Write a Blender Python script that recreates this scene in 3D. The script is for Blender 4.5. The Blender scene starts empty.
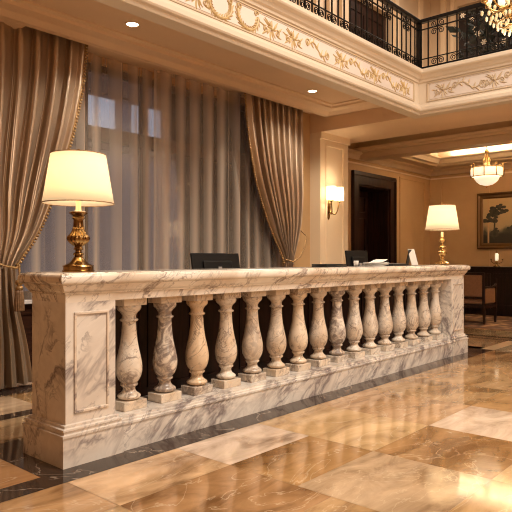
import bpy, bmesh, math, random
from mathutils import Vector, Matrix
random.seed(7)
PI = math.pi
C = bpy.context.scene.collection
SC = bpy.context.scene

# ------------------------------------------------------------------ camera
F = 606.5
YAW = 0.7222
cam_d = bpy.data.cameras.new('camera')
cam = bpy.data.objects.new('camera', cam_d); C.objects.link(cam)
cam.location = (0, 0, 1.22)
cam.rotation_euler = (PI/2, 0, YAW - PI/2)
cam_d.sensor_width = 36; cam_d.lens = 36*F/512
cam_d.shift_y = 2.26/512
cam_d.clip_start = 0.05
SC.camera = cam

# ------------------------------------------------------------------ world and lights
w = bpy.data.worlds.new('dusk'); SC.world = w; w.use_nodes = True
bg = w.node_tree.nodes['Background']
bg.inputs[0].default_value = (0.50, 0.55, 0.74, 1); bg.inputs[1].default_value = 0.8

def area(name, loc, size, power, col, rot=(0, 0, 0), sy=None):
    d = bpy.data.lights.new(name, 'AREA'); d.energy = power; d.color = col; d.size = size
    if sy: d.shape = 'RECTANGLE'; d.size_y = sy
    o = bpy.data.objects.new(name, d); C.objects.link(o); o.location = loc; o.rotation_euler = rot
    return o
def point(name, loc, power, col, r=0.05):
    d = bpy.data.lights.new(name, 'POINT'); d.energy = power; d.color = col; d.shadow_soft_size = r
    o = bpy.data.objects.new(name, d); C.objects.link(o); o.location = loc
    return o
def spot(name, loc, power, col, ang=100, r=0.05, blend=0.6):
    d = bpy.data.lights.new(name, 'SPOT'); d.energy = power; d.color = col; d.shadow_soft_size = r
    d.spot_size = math.radians(ang); d.spot_blend = blend
    o = bpy.data.objects.new(name, d); C.objects.link(o); o.location = loc
    return o
WARM = (1.0, 0.90, 0.76)
WARM2 = (1.0, 0.70, 0.38)
area('lobby_ceiling_light', (3.6, -0.4, 7.3), 2.2, 500, WARM)
area('lobby_ceiling_light', (6.4, -2.2, 7.3), 2.2, 260, WARM)
area('lobby_fill_light', (2.6, -4.6, 3.8), 2.2, 120, WARM, (math.radians(78), 0, math.radians(-25)), 2.2)  # unseen fill light added from the front; no wall lamp here
area('lobby_fill_light', (-3.2, -1.6, 3.4), 2.0, 8, WARM, (math.radians(80), 0, math.radians(-75)), 1.8)  # weak fill added from the left, out of view, no lamp behind it
area('gallery_light', (10.8, 4.2, 7.2), 2.2, 110, WARM)
area('gallery_light', (6.0, 5.0, 7.2), 1.6, 50, WARM)

SC.view_settings.view_transform = 'Standard'
SC.view_settings.look = 'None'
SC.view_settings.gamma = 1
SC.view_settings.exposure = 0.0
try: SC.view_settings.use_curve_mapping = False
except Exception: pass
SC.cycles.max_bounces = 7
SC.cycles.transparent_max_bounces = 16
SC.cycles.use_denoising = True
SC.cycles.filter_width = 1.1

# ------------------------------------------------------------------ materials
def new_mat(name):
    m = bpy.data.materials.new(name); m.use_nodes = True
    nt = m.node_tree; b = nt.nodes['Principled BSDF']
    return m, nt, b
def plain(name, col, rough=0.5, metal=0.0, emit=None, es=0, coat=0, spec=0.5, noise=None, nscale=8):
    m, nt, b = new_mat(name)
    b.inputs['Base Color'].default_value = (*col, 1)
    b.inputs['Roughness'].default_value = rough
    b.inputs['Metallic'].default_value = metal
    b.inputs['Specular IOR Level'].default_value = spec
    b.inputs['Coat Weight'].default_value = coat
    b.inputs['Coat Roughness'].default_value = 0.1
    if emit:
        b.inputs['Emission Color'].default_value = (*emit, 1); b.inputs['Emission Strength'].default_value = es
    if noise:
        tc = nt.nodes.new('ShaderNodeTexCoord'); n = nt.nodes.new('ShaderNodeTexNoise')
        n.inputs['Scale'].default_value = nscale; n.inputs['Detail'].default_value = 5
        nt.links.new(tc.outputs['Object'], n.inputs['Vector'])
        mx = nt.nodes.new('ShaderNodeMix'); mx.data_type = 'RGBA'
        mx.inputs[6].default_value = (*col, 1); mx.inputs[7].default_value = (*noise, 1)
        r = nt.nodes.new('ShaderNodeValToRGB'); r.color_ramp.elements[0].position = .38; r.color_ramp.elements[1].position = .62
        nt.links.new(n.outputs['Fac'], r.inputs['Fac']); nt.links.new(r.outputs['Color'], mx.inputs[0])
        nt.links.new(mx.outputs[2], b.inputs['Base Color'])
    return m
def marble(name, base, vein, patch, scale=3.0, vw=0.03, rough=0.16, warm=0.5, rot=(0.25, -0.87, 0.2), stretch=0.35, dist=(0.5, 0.8)):
    """polished marble; custom properties tone (0 pale .. 1 grey) and gold (0..1) vary it per object"""
    m, nt, b = new_mat(name); N = nt.nodes; L = nt.links
    tc = N.new('ShaderNodeTexCoord'); oi = N.new('ShaderNodeObjectInfo')
    va = N.new('ShaderNodeVectorMath'); va.operation = 'ADD'
    sc = N.new('ShaderNodeMath'); sc.operation = 'MULTIPLY'; sc.inputs[1].default_value = 37.0
    L.new(oi.outputs['Random'], sc.inputs[0]); L.new(tc.outputs['Object'], va.inputs[0]); L.new(sc.outputs[0], va.inputs[1])
    m0 = N.new('ShaderNodeMapping'); m0.inputs['Rotation'].default_value = rot; L.new(va.outputs[0], m0.inputs['Vector'])
    mp = N.new('ShaderNodeMapping'); mp.inputs['Scale'].default_value = (1.0, 1.0, stretch)
    L.new(m0.outputs[0], mp.inputs['Vector'])
    def noise(s, det=6, dist=0.0, src=None):
        n = N.new('ShaderNodeTexNoise'); n.inputs['Scale'].default_value = s; n.inputs['Detail'].default_value = det
        n.inputs['Distortion'].default_value = dist; n.inputs['Roughness'].default_value = 0.6
        L.new((src or mp).outputs[0], n.inputs['Vector']); return n
    def vein_mask(s, width, dist):
        n = noise(s, 5, dist)
        a = N.new('ShaderNodeMath'); a.operation = 'SUBTRACT'; a.inputs[1].default_value = 0.5; L.new(n.outputs['Fac'], a.inputs[0])
        c = N.new('ShaderNodeMath'); c.operation = 'ABSOLUTE'; L.new(a.outputs[0], c.inputs[0])
        d = N.new('ShaderNodeMapRange'); d.inputs[1].default_value = 0; d.inputs[2].default_value = width
        d.inputs[3].default_value = 1; d.inputs[4].default_value = 0; L.new(c.outputs[0], d.inputs[0])
        return d
    v1 = vein_mask(scale, vw, dist[0]); v2 = vein_mask(scale*2.6, vw*0.8, dist[1])
    brk = noise(scale*1.3, 3); br = N.new('ShaderNodeMapRange'); br.inputs[1].default_value = .42; br.inputs[2].default_value = .62
    L.new(brk.outputs['Fac'], br.inputs[0])
    t1 = N.new('ShaderNodeAttribute'); t1.attribute_type = 'OBJECT'; t1.attribute_name = 'tone'
    t2 = N.new('ShaderNodeAttribute'); t2.attribute_type = 'OBJECT'; t2.attribute_name = 'gold'
    add = N.new('ShaderNodeMath'); add.operation = 'MULTIPLY'; add.inputs[1].default_value = 0.85
    L.new(br.outputs[0], add.inputs[0])
    s2 = N.new('ShaderNodeMath'); s2.operation = 'MULTIPLY'; L.new(v2.outputs[0], s2.inputs[0]); L.new(add.outputs[0], s2.inputs[1])
    mxv = N.new('ShaderNodeMath'); mxv.operation = 'MAXIMUM'
    s1 = N.new('ShaderNodeMath'); s1.operation = 'MULTIPLY'; L.new(v1.outputs[0], s1.inputs[0])
    br2 = N.new('ShaderNodeMapRange'); br2.inputs[1].default_value = .35; br2.inputs[2].default_value = .55; L.new(brk.outputs['Fac'], br2.inputs[0])
    L.new(br2.outputs[0], s1.inputs[1])
    L.new(s1.outputs[0], mxv.inputs[0]); L.new(s2.outputs[0], mxv.inputs[1])
    # cloudy patches
    p = noise(scale*0.8, 5, 0.5); pr = N.new('ShaderNodeMapRange'); pr.inputs[1].default_value = .42; pr.inputs[2].default_value = .68
    L.new(p.outputs['Fac'], pr.inputs[0])
    pw = N.new('ShaderNodeMath'); pw.operation = 'MULTIPLY'; pw.inputs[1].default_value = warm; L.new(pr.outputs[0], pw.inputs[0])
    c0 = N.new('ShaderNodeMix'); c0.data_type = 'RGBA'; c0.inputs[6].default_value = (*base, 1); c0.inputs[7].default_value = (*patch, 1)
    L.new(pw.outputs[0], c0.inputs[0])
    cg = N.new('ShaderNodeMix'); cg.data_type = 'RGBA'; cg.inputs[7].default_value = (0.74, 0.50, 0.27, 1)
    gm = N.new('ShaderNodeMath'); gm.operation = 'MULTIPLY'; gm.inputs[1].default_value = 0.7; L.new(t2.outputs['Fac'], gm.inputs[0])
    L.new(gm.outputs[0], cg.inputs[0]); L.new(c0.outputs[2], cg.inputs[6])
    # grey marbling for tone
    gn = noise(scale*2.2, 8, 1.8); gr = N.new('ShaderNodeMapRange'); gr.inputs[1].default_value = .40; gr.inputs[2].default_value = .56
    L.new(gn.outputs['Fac'], gr.inputs[0]); gt = N.new('ShaderNodeMath'); gt.operation = 'MULTIPLY'
    L.new(gr.outputs[0], gt.inputs[0]); L.new(t1.outputs['Fac'], gt.inputs[1])
    cgr = N.new('ShaderNodeMix'); cgr.data_type = 'RGBA'; cgr.inputs[7].default_value = (0.27, 0.215, 0.19, 1)
    L.new(gt.outputs[0], cgr.inputs[0]); L.new(cg.outputs[2], cgr.inputs[6])
    c1 = N.new('ShaderNodeMix'); c1.data_type = 'RGBA'; c1.inputs[7].default_value = (*vein, 1)
    vs = N.new('ShaderNodeMath'); vs.operation = 'MULTIPLY'; vs.inputs[1].default_value = 0.88; L.new(mxv.outputs[0], vs.inputs[0])
    L.new(vs.outputs[0], c1.inputs[0]); L.new(cgr.outputs[2], c1.inputs[6])
    L.new(c1.outputs[2], b.inputs['Base Color'])
    b.inputs['Roughness'].default_value = rough
    return m
def wood(name, c1, c2, rough=0.3, scale=6, axis=2, coat=0.3):
    m, nt, b = new_mat(name); N = nt.nodes; L = nt.links
    tc = N.new('ShaderNodeTexCoord'); mp = N.new('ShaderNodeMapping')
    s = [scale*4]*3; s[axis] = scale*0.35; mp.inputs['Scale'].default_value = s
    n = N.new('ShaderNodeTexNoise'); n.inputs['Detail'].default_value = 5; n.inputs['Distortion'].default_value = 0.6
    n.inputs['Scale'].default_value = 1.0
    L.new(tc.outputs['Object'], mp.inputs['Vector']); L.new(mp.outputs[0], n.inputs['Vector'])
    r = N.new('ShaderNodeValToRGB'); r.color_ramp.elements[0].position = .35; r.color_ramp.elements[1].position = .65
    r.color_ramp.elements[0].color = (*c1, 1); r.color_ramp.elements[1].color = (*c2, 1)
    L.new(n.outputs['Fac'], r.inputs['Fac']); L.new(r.outputs['Color'], b.inputs['Base Color'])
    b.inputs['Roughness'].default_value = rough; b.inputs['Specular IOR Level'].default_value = .25; b.inputs['Coat Weight'].default_value = coat; b.inputs['Coat Roughness'].default_value = .15
    return m

M_MARBLE = marble('cream_marble', (0.85, 0.79, 0.72), (0.19, 0.15, 0.155), (0.60, 0.49, 0.40), 2.6, 0.039)
M_MARBLE_BAL = marble('baluster_marble', (0.86, 0.78, 0.68), (0.22, 0.155, 0.125), (0.62, 0.43, 0.26), 5.0, 0.026, rough=0.2, warm=0.7, stretch=0.6, dist=(0.9, 1.3))
M_MARBLE_TOP = marble('counter_marble', (0.85, 0.78, 0.69), (0.20, 0.14, 0.115), (0.56, 0.41, 0.28), 3.4, 0.026, warm=0.75)
M_WALL = plain('beige_wall_paint', (0.55, 0.34, 0.16), 0.65, noise=(0.52, 0.32, 0.15), nscale=3)
M_WALL_UP = plain('gallery_wall_paint', (0.62, 0.46, 0.30), 0.55)
M_TRIM = plain('cream_trim_paint', (0.78, 0.60, 0.40), 0.45)
M_SOFFIT = plain('soffit_paint', (0.74, 0.52, 0.33), 0.6, noise=(0.71, 0.50, 0.315), nscale=2)
M_BEAM = plain('beam_paint', (0.66, 0.48, 0.30), 0.6)
M_FASCIA = plain('fascia_plaster', (0.68, 0.565, 0.44), 0.5)
M_FRIEZE = plain('frieze_plaster', (0.70, 0.60, 0.53), 0.55)
M_GILT = plain('gilded_plaster', (0.52, 0.35, 0.15), 0.45, noise=(0.62, 0.46, 0.25), nscale=20)
M_RELIEF = plain('cream_relief_plaster', (0.54, 0.41, 0.27), 0.55)
M_CEIL = plain('lounge_ceiling_paint', (0.70, 0.54, 0.36), 0.6)
M_TRAY = plain('tray_ceiling_paint', (0.90, 0.78, 0.58), 0.6)
M_IRON = plain('black_wrought_iron', (0.012, 0.010, 0.009), 0.35, 0.6)
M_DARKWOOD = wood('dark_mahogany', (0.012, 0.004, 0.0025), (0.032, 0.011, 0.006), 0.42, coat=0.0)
M_DARKWOOD_X = wood('dark_mahogany_long', (0.022, 0.009, 0.006), (0.05, 0.02, 0.011), 0.25, axis=0)
M_BLACKWOOD = wood('ebonised_wood', (0.010, 0.006, 0.005), (0.022, 0.012, 0.009), 0.3)
M_BRASS = plain('antique_brass', (0.42, 0.27, 0.105), 0.22, 1.0, noise=(0.20, 0.10, 0.035), nscale=14)
M_BRASS_BRIGHT = plain('polished_brass', (0.62, 0.40, 0.16), 0.2, 1.0)
M_CUP = plain('white_bobeche', (0.9, 0.82, 0.66), 0.4)
M_CANDLE = plain('candle_sleeve', (0.85, 0.72, 0.42), 0.5, emit=(1.0, 0.72, 0.3), es=0.4)
M_SCREEN = plain('black_monitor_plastic', (0.008, 0.007, 0.007), 0.5, spec=0.25)
M_BLACK = plain('black_leather', (0.014, 0.012, 0.011), 0.5)
M_PAPER = plain('white_paper', (0.86, 0.82, 0.76), 0.7)
M_GREYPLASTIC = plain('grey_plastic', (0.35, 0.32, 0.30), 0.4)
M_CHAIR = plain('tan_upholstery', (0.30, 0.15, 0.07), 0.7, noise=(0.26, 0.13, 0.06), nscale=30)
M_CRYSTAL = plain('amber_crystal', (0.95, 0.82, 0.55), 0.08, 0.0, emit=(1.0, 0.72, 0.34), es=0.25, coat=1)
M_BULB = plain('glowing_bulb', (1, 0.9, 0.7), 0.5, emit=(1.0, 0.86, 0.62), es=9)
M_GLOBE = plain('glowing_alabaster', (1, 0.93, 0.8), 0.4, emit=(1.0, 0.86, 0.60), es=0.85)
M_DOWN = plain('downlight_lens', (1, 1, 1), 0.4, emit=(1.0, 0.88, 0.66), es=14)
M_SIGN = plain('pale_door_plate', (0.9, 0.8, 0.62), 0.3, 0.4)
M_SILL = plain('pale_window_sill', (0.62, 0.58, 0.56), 0.35)
M_FRAME_WIN = plain('dark_window_frame', (0.06, 0.030, 0.018), 0.4)
M_FOLIAGE = plain('dark_foliage', (0.012, 0.016, 0.010), 0.6)
M_FLOWER = plain('cream_petals', (0.80, 0.68, 0.52), 0.6)
M_POT = plain('dark_planter_glaze', (0.02, 0.013, 0.01), 0.3)
M_BUILDING = plain('outside_stone', (0.36, 0.34, 0.36), 0.8)
M_OUTGLASS = plain('outside_lit_window', (0.6, 0.65, 0.75), 0.4, emit=(0.72, 0.82, 1.0), es=0.36)
M_OUTDARK = plain('outside_dark_band', (0.10, 0.07, 0.06), 0.6)
M_GOLDTRIM = plain('gold_braid', (0.50, 0.31, 0.12), 0.4, 0.35, noise=(0.25, 0.13, 0.05), nscale=60)
M_TASSEL = plain('bronze_tassel_thread', (0.24, 0.13, 0.06), 0.5, noise=(0.15, 0.08, 0.035), nscale=40)
M_DARKOPEN = plain('dark_panelled_recess', (0.016, 0.008, 0.005), 0.6)

def satin(name, c1, c2):
    m, nt, b = new_mat(name); N = nt.nodes; L = nt.links
    tc = N.new('ShaderNodeTexCoord'); mp = N.new('ShaderNodeMapping'); mp.inputs['Scale'].default_value = (5, 5, 0.7)
    n = N.new('ShaderNodeTexNoise'); n.inputs['Scale'].default_value = 1.4; n.inputs['Detail'].default_value = 4
    L.new(tc.outputs['Object'], mp.inputs['Vector']); L.new(mp.outputs[0], n.inputs['Vector'])
    mx = N.new('ShaderNodeMix'); mx.data_type = 'RGBA'; mx.inputs[6].default_value = (*c1, 1); mx.inputs[7].default_value = (*c2, 1)
    L.new(n.outputs['Fac'], mx.inputs[0]); L.new(mx.outputs[2], b.inputs['Base Color'])
    b.inputs['Roughness'].default_value = 0.28; b.inputs['Metallic'].default_value = 0.75
    b.inputs['Sheen Weight'].default_value = 0.15; b.inputs['Sheen Tint'].default_value = (1, 0.85, 0.7, 1)
    return m
M_SATIN = satin('bronze_satin', (0.40, 0.29, 0.195), (0.62, 0.48, 0.35))

def sheer_mat():
    m = bpy.data.materials.new('sheer_voile'); m.use_nodes = True; nt = m.node_tree; N = nt.nodes; L = nt.links
    N.clear(); out = N.new('ShaderNodeOutputMaterial')
    tr = N.new('ShaderNodeBsdfTransparent'); tr.inputs[0].default_value = (0.96, 0.92, 0.88, 1)
    df = N.new('ShaderNodeBsdfDiffuse'); df.inputs[0].default_value = (0.86, 0.70, 0.56, 1)
    tl = N.new('ShaderNodeBsdfTranslucent'); tl.inputs[0].default_value = (0.70, 0.60, 0.52, 1)
    a = N.new('ShaderNodeMixShader'); a.inputs[0].default_value = 0.4
    L.new(df.outputs[0], a.inputs[1]); L.new(tl.outputs[0], a.inputs[2])
    # woven cloth looks denser where it turns edge-on
    lw = N.new('ShaderNodeLayerWeight'); lw.inputs[0].default_value = 0.35
    mr = N.new('ShaderNodeMapRange'); mr.inputs[1].default_value = 0.0; mr.inputs[2].default_value = 0.7
    mr.inputs[3].default_value = 0.27; mr.inputs[4].default_value = 0.95
    L.new(lw.outputs['Facing'], mr.inputs[0])
    b = N.new('ShaderNodeMixShader'); L.new(mr.outputs[0], b.inputs[0]); L.new(tr.outputs[0], b.inputs[1]); L.new(a.outputs[0], b.inputs[2])
    L.new(b.outputs[0], out.inputs[0]); return m
M_SHEER = sheer_mat()
def glass_mat():
    m = bpy.data.materials.new('window_glass'); m.use_nodes = True; nt = m.node_tree; N = nt.nodes; L = nt.links
    N.clear(); out = N.new('ShaderNodeOutputMaterial')
    tr = N.new('ShaderNodeBsdfTransparent'); gl = N.new('ShaderNodeBsdfGlossy'); gl.inputs['Roughness'].default_value = 0.03
    fr = N.new('ShaderNodeFresnel'); fr.inputs[0].default_value = 1.5
    mx = N.new('ShaderNodeMixShader'); L.new(fr.outputs[0], mx.inputs[0]); L.new(tr.outputs[0], mx.inputs[1]); L.new(gl.outputs[0], mx.inputs[2])
    L.new(mx.outputs[0], out.inputs[0]); return m
M_GLASS = glass_mat()
def shade_mat(name, col, tcol, em, es):
    m = bpy.data.materials.new(name); m.use_nodes = True; nt = m.node_tree; N = nt.nodes; L = nt.links
    N.clear(); out = N.new('ShaderNodeOutputMaterial')
    df = N.new('ShaderNodeBsdfDiffuse'); df.inputs[0].default_value = (*col, 1)
    tl = N.new('ShaderNodeBsdfTranslucent'); tl.inputs[0].default_value = (*tcol, 1)
    a = N.new('ShaderNodeMixShader'); a.inputs[0].default_value = 0.5
    L.new(df.outputs[0], a.inputs[1]); L.new(tl.outputs[0], a.inputs[2])
    e = N.new('ShaderNodeEmission'); e.inputs[0].default_value = (*em, 1); e.inputs[1].default_value = es
    ad = N.new('ShaderNodeAddShader'); L.new(a.outputs[0], ad.inputs[0]); L.new(e.outputs[0], ad.inputs[1])
    L.new(ad.outputs[0], out.inputs[0]); return m
M_SHADE = shade_mat('ivory_lamp_shade', (0.8, 0.72, 0.58), (0.80, 0.70, 0.54), (1.0, 0.78, 0.50), 0.32)
M_SCONCE = shade_mat('white_sconce_shade', (0.85, 0.8, 0.7), (0.9, 0.85, 0.7), (1.0, 0.88, 0.66), 1.0)

def floor_mat():
    m, nt, b = new_mat('polished_marble_tiles'); N = nt.nodes; L = nt.links
    at = N.new('ShaderNodeAttribute'); at.attribute_name = 'tile'
    tc = N.new('ShaderNodeTexCoord')
    of = N.new('ShaderNodeVectorMath'); of.operation = 'SCALE'; of.inputs[3].default_value = 61.0; L.new(at.outputs['Color'], of.inputs[0])
    ad = N.new('ShaderNodeVectorMath'); ad.operation = 'ADD'; L.new(tc.outputs['Object'], ad.inputs[0]); L.new(of.outputs[0], ad.inputs[1])
    mp = N.new('ShaderNodeMapping'); mp.inputs['Rotation'].default_value = (0, 0, 0.35); mp.inputs['Scale'].default_value = (0.7, 1.6, 1)
    L.new(ad.outputs[0], mp.inputs['Vector'])
    n = N.new('ShaderNodeTexNoise'); n.inputs['Scale'].default_value = 2.3; n.inputs['Detail'].default_value = 9
    n.inputs['Roughness'].default_value = 0.62; n.inputs['Distortion'].default_value = 0.9; L.new(mp.outputs[0], n.inputs['Vector'])
    r = N.new('ShaderNodeValToRGB'); e = r.color_ramp.elements
    e[0].position = 0.34; e[0].color = (0.50, 0.42, 0.34, 1); e[1].position = 0.66; e[1].color = (1.28, 1.26, 1.22, 1)
    x = e.new(0.47); x.color = (0.90, 0.85, 0.78, 1)
    L.new(n.outputs['Fac'], r.inputs['Fac'])
    mu = N.new('ShaderNodeMix'); mu.data_type = 'RGBA'; mu.blend_type = 'MULTIPLY'; mu.inputs[0].default_value = 1
    L.new(at.outputs['Color'], mu.inputs[6]); L.new(r.outputs['Color'], mu.inputs[7])
    # thin pale veins
    n2 = N.new('ShaderNodeTexNoise'); n2.inputs['Scale'].default_value = 1.7; n2.inputs['Detail'].default_value = 6; n2.inputs['Distortion'].default_value = 1.6
    L.new(mp.outputs[0], n2.inputs['Vector'])
    s = N.new('ShaderNodeMath'); s.operation = 'SUBTRACT'; s.inputs[1].default_value = .5; L.new(n2.outputs['Fac'], s.inputs[0])
    a = N.new('ShaderNodeMath'); a.operation = 'ABSOLUTE'; L.new(s.outputs[0], a.inputs[0])
    q = N.new('ShaderNodeMapRange'); q.inputs[1].default_value = 0; q.inputs[2].default_value = .010; q.inputs[3].default_value = .42; q.inputs[4].default_value = 0
    L.new(a.outputs[0], q.inputs[0])
    mv = N.new('ShaderNodeMix'); mv.data_type = 'RGBA'; mv.inputs[7].default_value = (0.78, 0.62, 0.42, 1)
    L.new(q.outputs[0], mv.inputs[0]); L.new(mu.outputs[2], mv.inputs[6]); L.new(mv.outputs[2], b.inputs['Base Color'])
    b.inputs['Roughness'].default_value = 0.10
    b.inputs['IOR'].default_value = 1.7
    b.inputs['Coat Weight'].default_value = 0.35; b.inputs['Coat Roughness'].default_value = 0.05; b.inputs['Coat IOR'].default_value = 1.6
    return m
M_FLOOR = floor_mat()
def black_marble():
    m, nt, b = new_mat('black_veined_marble'); N = nt.nodes; L = nt.links
    tc = N.new('ShaderNodeTexCoord')
    n2 = N.new('ShaderNodeTexNoise'); n2.inputs['Scale'].default_value = 2.2; n2.inputs['Detail'].default_value = 5; n2.inputs['Distortion'].default_value = 1.2
    L.new(tc.outputs['Object'], n2.inputs['Vector'])
    s = N.new('ShaderNodeMath'); s.operation = 'SUBTRACT'; s.inputs[1].default_value = .5; L.new(n2.outputs['Fac'], s.inputs[0])
    a = N.new('ShaderNodeMath'); a.operation = 'ABSOLUTE'; L.new(s.outputs[0], a.inputs[0])
    q = N.new('ShaderNodeMapRange'); q.inputs[2].default_value = .008; q.inputs[3].default_value = .7; q.inputs[4].default_value = 0
    L.new(a.outputs[0], q.inputs[0])
    n3 = N.new('ShaderNodeTexNoise'); n3.inputs['Scale'].default_value = 1.3
    L.new(tc.outputs['Object'], n3.inputs['Vector'])
    bs = N.new('ShaderNodeMix'); bs.data_type = 'RGBA'; bs.inputs[6].default_value = (0.012, 0.009, 0.008, 1); bs.inputs[7].default_value = (0.075, 0.045, 0.032, 1)
    L.new(n3.outputs['Fac'], bs.inputs[0])
    mv = N.new('ShaderNodeMix'); mv.data_type = 'RGBA'; mv.inputs[7].default_value = (0.45, 0.36, 0.28, 1)
    L.new(q.outputs[0], mv.inputs[0]); L.new(bs.outputs[2], mv.inputs[6]); L.new(mv.outputs[2], b.inputs['Base Color'])
    b.inputs['Roughness'].default_value = 0.09
    return m
M_BLACKMARBLE = black_marble()
def rug_mat():
    m, nt, b = new_mat('patterned_rug'); N = nt.nodes; L = nt.links
    tc = N.new('ShaderNodeTexCoord'); v = N.new('ShaderNodeTexVoronoi'); v.inputs['Scale'].default_value = 5
    mp = N.new('ShaderNodeMapping'); mp.inputs['Scale'].default_value = (1, 1, 1); L.new(tc.outputs['Object'], mp.inputs[0]); L.new(mp.outputs[0], v.inputs['Vector'])
    r = N.new('ShaderNodeValToRGB'); e = r.color_ramp.elements
    e[0].position = .12; e[0].color = (0.50, 0.33, 0.17, 1); e[1].position = .6; e[1].color = (0.10, 0.05, 0.03, 1)
    x = e.new(.3); x.color = (0.30, 0.16, 0.08, 1)
    L.new(v.outputs['Distance'], r.inputs[0]); L.new(r.outputs[0], b.inputs['Base Color']); b.inputs['Roughness'].default_value = .9
    return m
M_RUG = rug_mat()
M_RUGEDGE = plain('rug_border', (0.16, 0.085, 0.045), 0.9)
def canvas_mat():
    m, nt, b = new_mat('landscape_canvas'); N = nt.nodes; L = nt.links
    tc = N.new('ShaderNodeTexCoord'); sp = N.new('ShaderNodeSeparateXYZ'); L.new(tc.outputs['Generated'], sp.inputs[0])
    n = N.new('ShaderNodeTexNoise'); n.inputs['Scale'].default_value = 3.0; n.inputs['Detail'].default_value = 6
    L.new(tc.outputs['Object'], n.inputs['Vector'])
    s = N.new('ShaderNodeMath'); s.operation = 'MULTIPLY_ADD'; s.inputs[1].default_value = 0.5; L.new(n.outputs['Fac'], s.inputs[0]); L.new(sp.outputs['Z'], s.inputs[2])
    r = N.new('ShaderNodeValToRGB'); e = r.color_ramp.elements
    e[0].position = .42; e[0].color = (0.035, 0.028, 0.018, 1); e[1].position = 1.0; e[1].color = (0.52, 0.35, 0.16, 1)
    x = e.new(.5); x.color = (0.10, 0.085, 0.05, 1); x = e.new(.62); x.color = (0.44, 0.31, 0.16, 1)
    L.new(s.outputs[0], r.inputs[0]); L.new(r.outputs[0], b.inputs['Base Color']); b.inputs['Roughness'].default_value = .5
    return m
M_CANVAS = canvas_mat()
M_PAINTDARK = plain('painted_foliage', (0.035, 0.032, 0.022), 0.6, noise=(0.075, 0.06, 0.035), nscale=14)

# ------------------------------------------------------------------ mesh helpers
def new_bm(): return bmesh.new()
def finish(name, bm, mat, parent=None, smooth=False, bevel=0, angle=None):
    bmesh.ops.recalc_face_normals(bm, faces=bm.faces)
    me = bpy.data.meshes.new(name); bm.to_mesh(me); bm.free()
    me.materials.append(mat)
    o = bpy.data.objects.new(name, me); C.objects.link(o)
    if smooth:
        for p in me.polygons: p.use_smooth = True
    if angle:
        for p in me.polygons: p.use_smooth = True
        bm2 = bmesh.new(); bm2.from_mesh(me)
        for e in bm2.edges:
            if len(e.link_faces) == 2 and e.calc_face_angle(0) > math.radians(angle): e.smooth = False
        bm2.to_mesh(me); bm2.free()
    if bevel:
        mo = o.modifiers.new('bevel', 'BEVEL'); mo.width = bevel; mo.segments = 2; mo.limit_method = 'ANGLE'
    if parent: o.parent = parent
    return o
def box(bm, x0, x1, y0, y1, z0, z1):
    vs = [bm.verts.new((x, y, z)) for z in (z0, z1) for y in (y0, y1) for x in (x0, x1)]
    for f in ((0, 2, 3, 1), (4, 5, 7, 6), (0, 1, 5, 4), (2, 6, 7, 3), (0, 4, 6, 2), (1, 3, 7, 5)):
        bm.faces.new([vs[i] for i in f])
def lathe(bm, prof, n=32, c=(0, 0, 0), flute=None):
    rings = []
    for r, z in prof:
        ring = []
        for i in range(n):
            a = 2*PI*i/n
            rr = r
            if flute: rr = r*(1 - flute(z)*(0.5 - 0.5*math.cos(a*flute.n)))
            ring.append(bm.verts.new((c[0] + rr*math.cos(a), c[1] + rr*math.sin(a), c[2] + z)))
        rings.append(ring)
    for a, b in zip(rings, rings[1:]):
        for i in range(n): bm.faces.new((a[i], a[(i+1) % n], b[(i+1) % n], b[i]))
    if prof[0][0] > 1e-4: bm.faces.new(rings[0][::-1])
    if prof[-1][0] > 1e-4: bm.faces.new(rings[-1])
def tube(bm, pts, r, n=8, closed=False, taper=None):
    pts = [Vector(p) for p in pts]; rings = []
    N = len(pts); up = None
    for i, p in enumerate(pts):
        if closed: t = pts[(i+1) % N] - pts[i-1]
        else: t = pts[min(i+1, N-1)] - pts[max(i-1, 0)]
        if t.length < 1e-9: t = Vector((0, 0, 1))
        t.normalize()
        if up is None:
            up = Vector((0, 0, 1)) if abs(t.z) < .9 else Vector((1, 0, 0))
        u = t.cross(up)
        if u.length < 1e-4: u = t.cross(Vector((0.3, 1, 0.2)))
        u.normalize(); v = u.cross(t).normalized(); up = v
        rr = r*(taper(i/(N-1)) if taper else 1)
        rings.append([bm.verts.new(p + u*math.cos(2*PI*k/n)*rr + v*math.sin(2*PI*k/n)*rr) for k in range(n)])
    for i in range(N if closed else N-1):
        a, b = rings[i], rings[(i+1) % N]
        for k in range(n): bm.faces.new((a[k], a[(k+1) % n], b[(k+1) % n], b[k]))
    if not closed:
        bm.faces.new(rings[0][::-1]); bm.faces.new(rings[-1])
def sphere(bm, c, r, u=10, v=6, sz=1.0):
    prof = [(max(r*math.sin(PI*i/v), 1e-5 if i in (0, v) else 0), -r*sz*math.cos(PI*i/v)) for i in range(v+1)]
    bmesh.ops.create_uvsphere(bm, u_segments=u, v_segments=v, radius=r, matrix=Matrix.Translation(c) @ Matrix.Diagonal((1, 1, sz, 1)))
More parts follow.
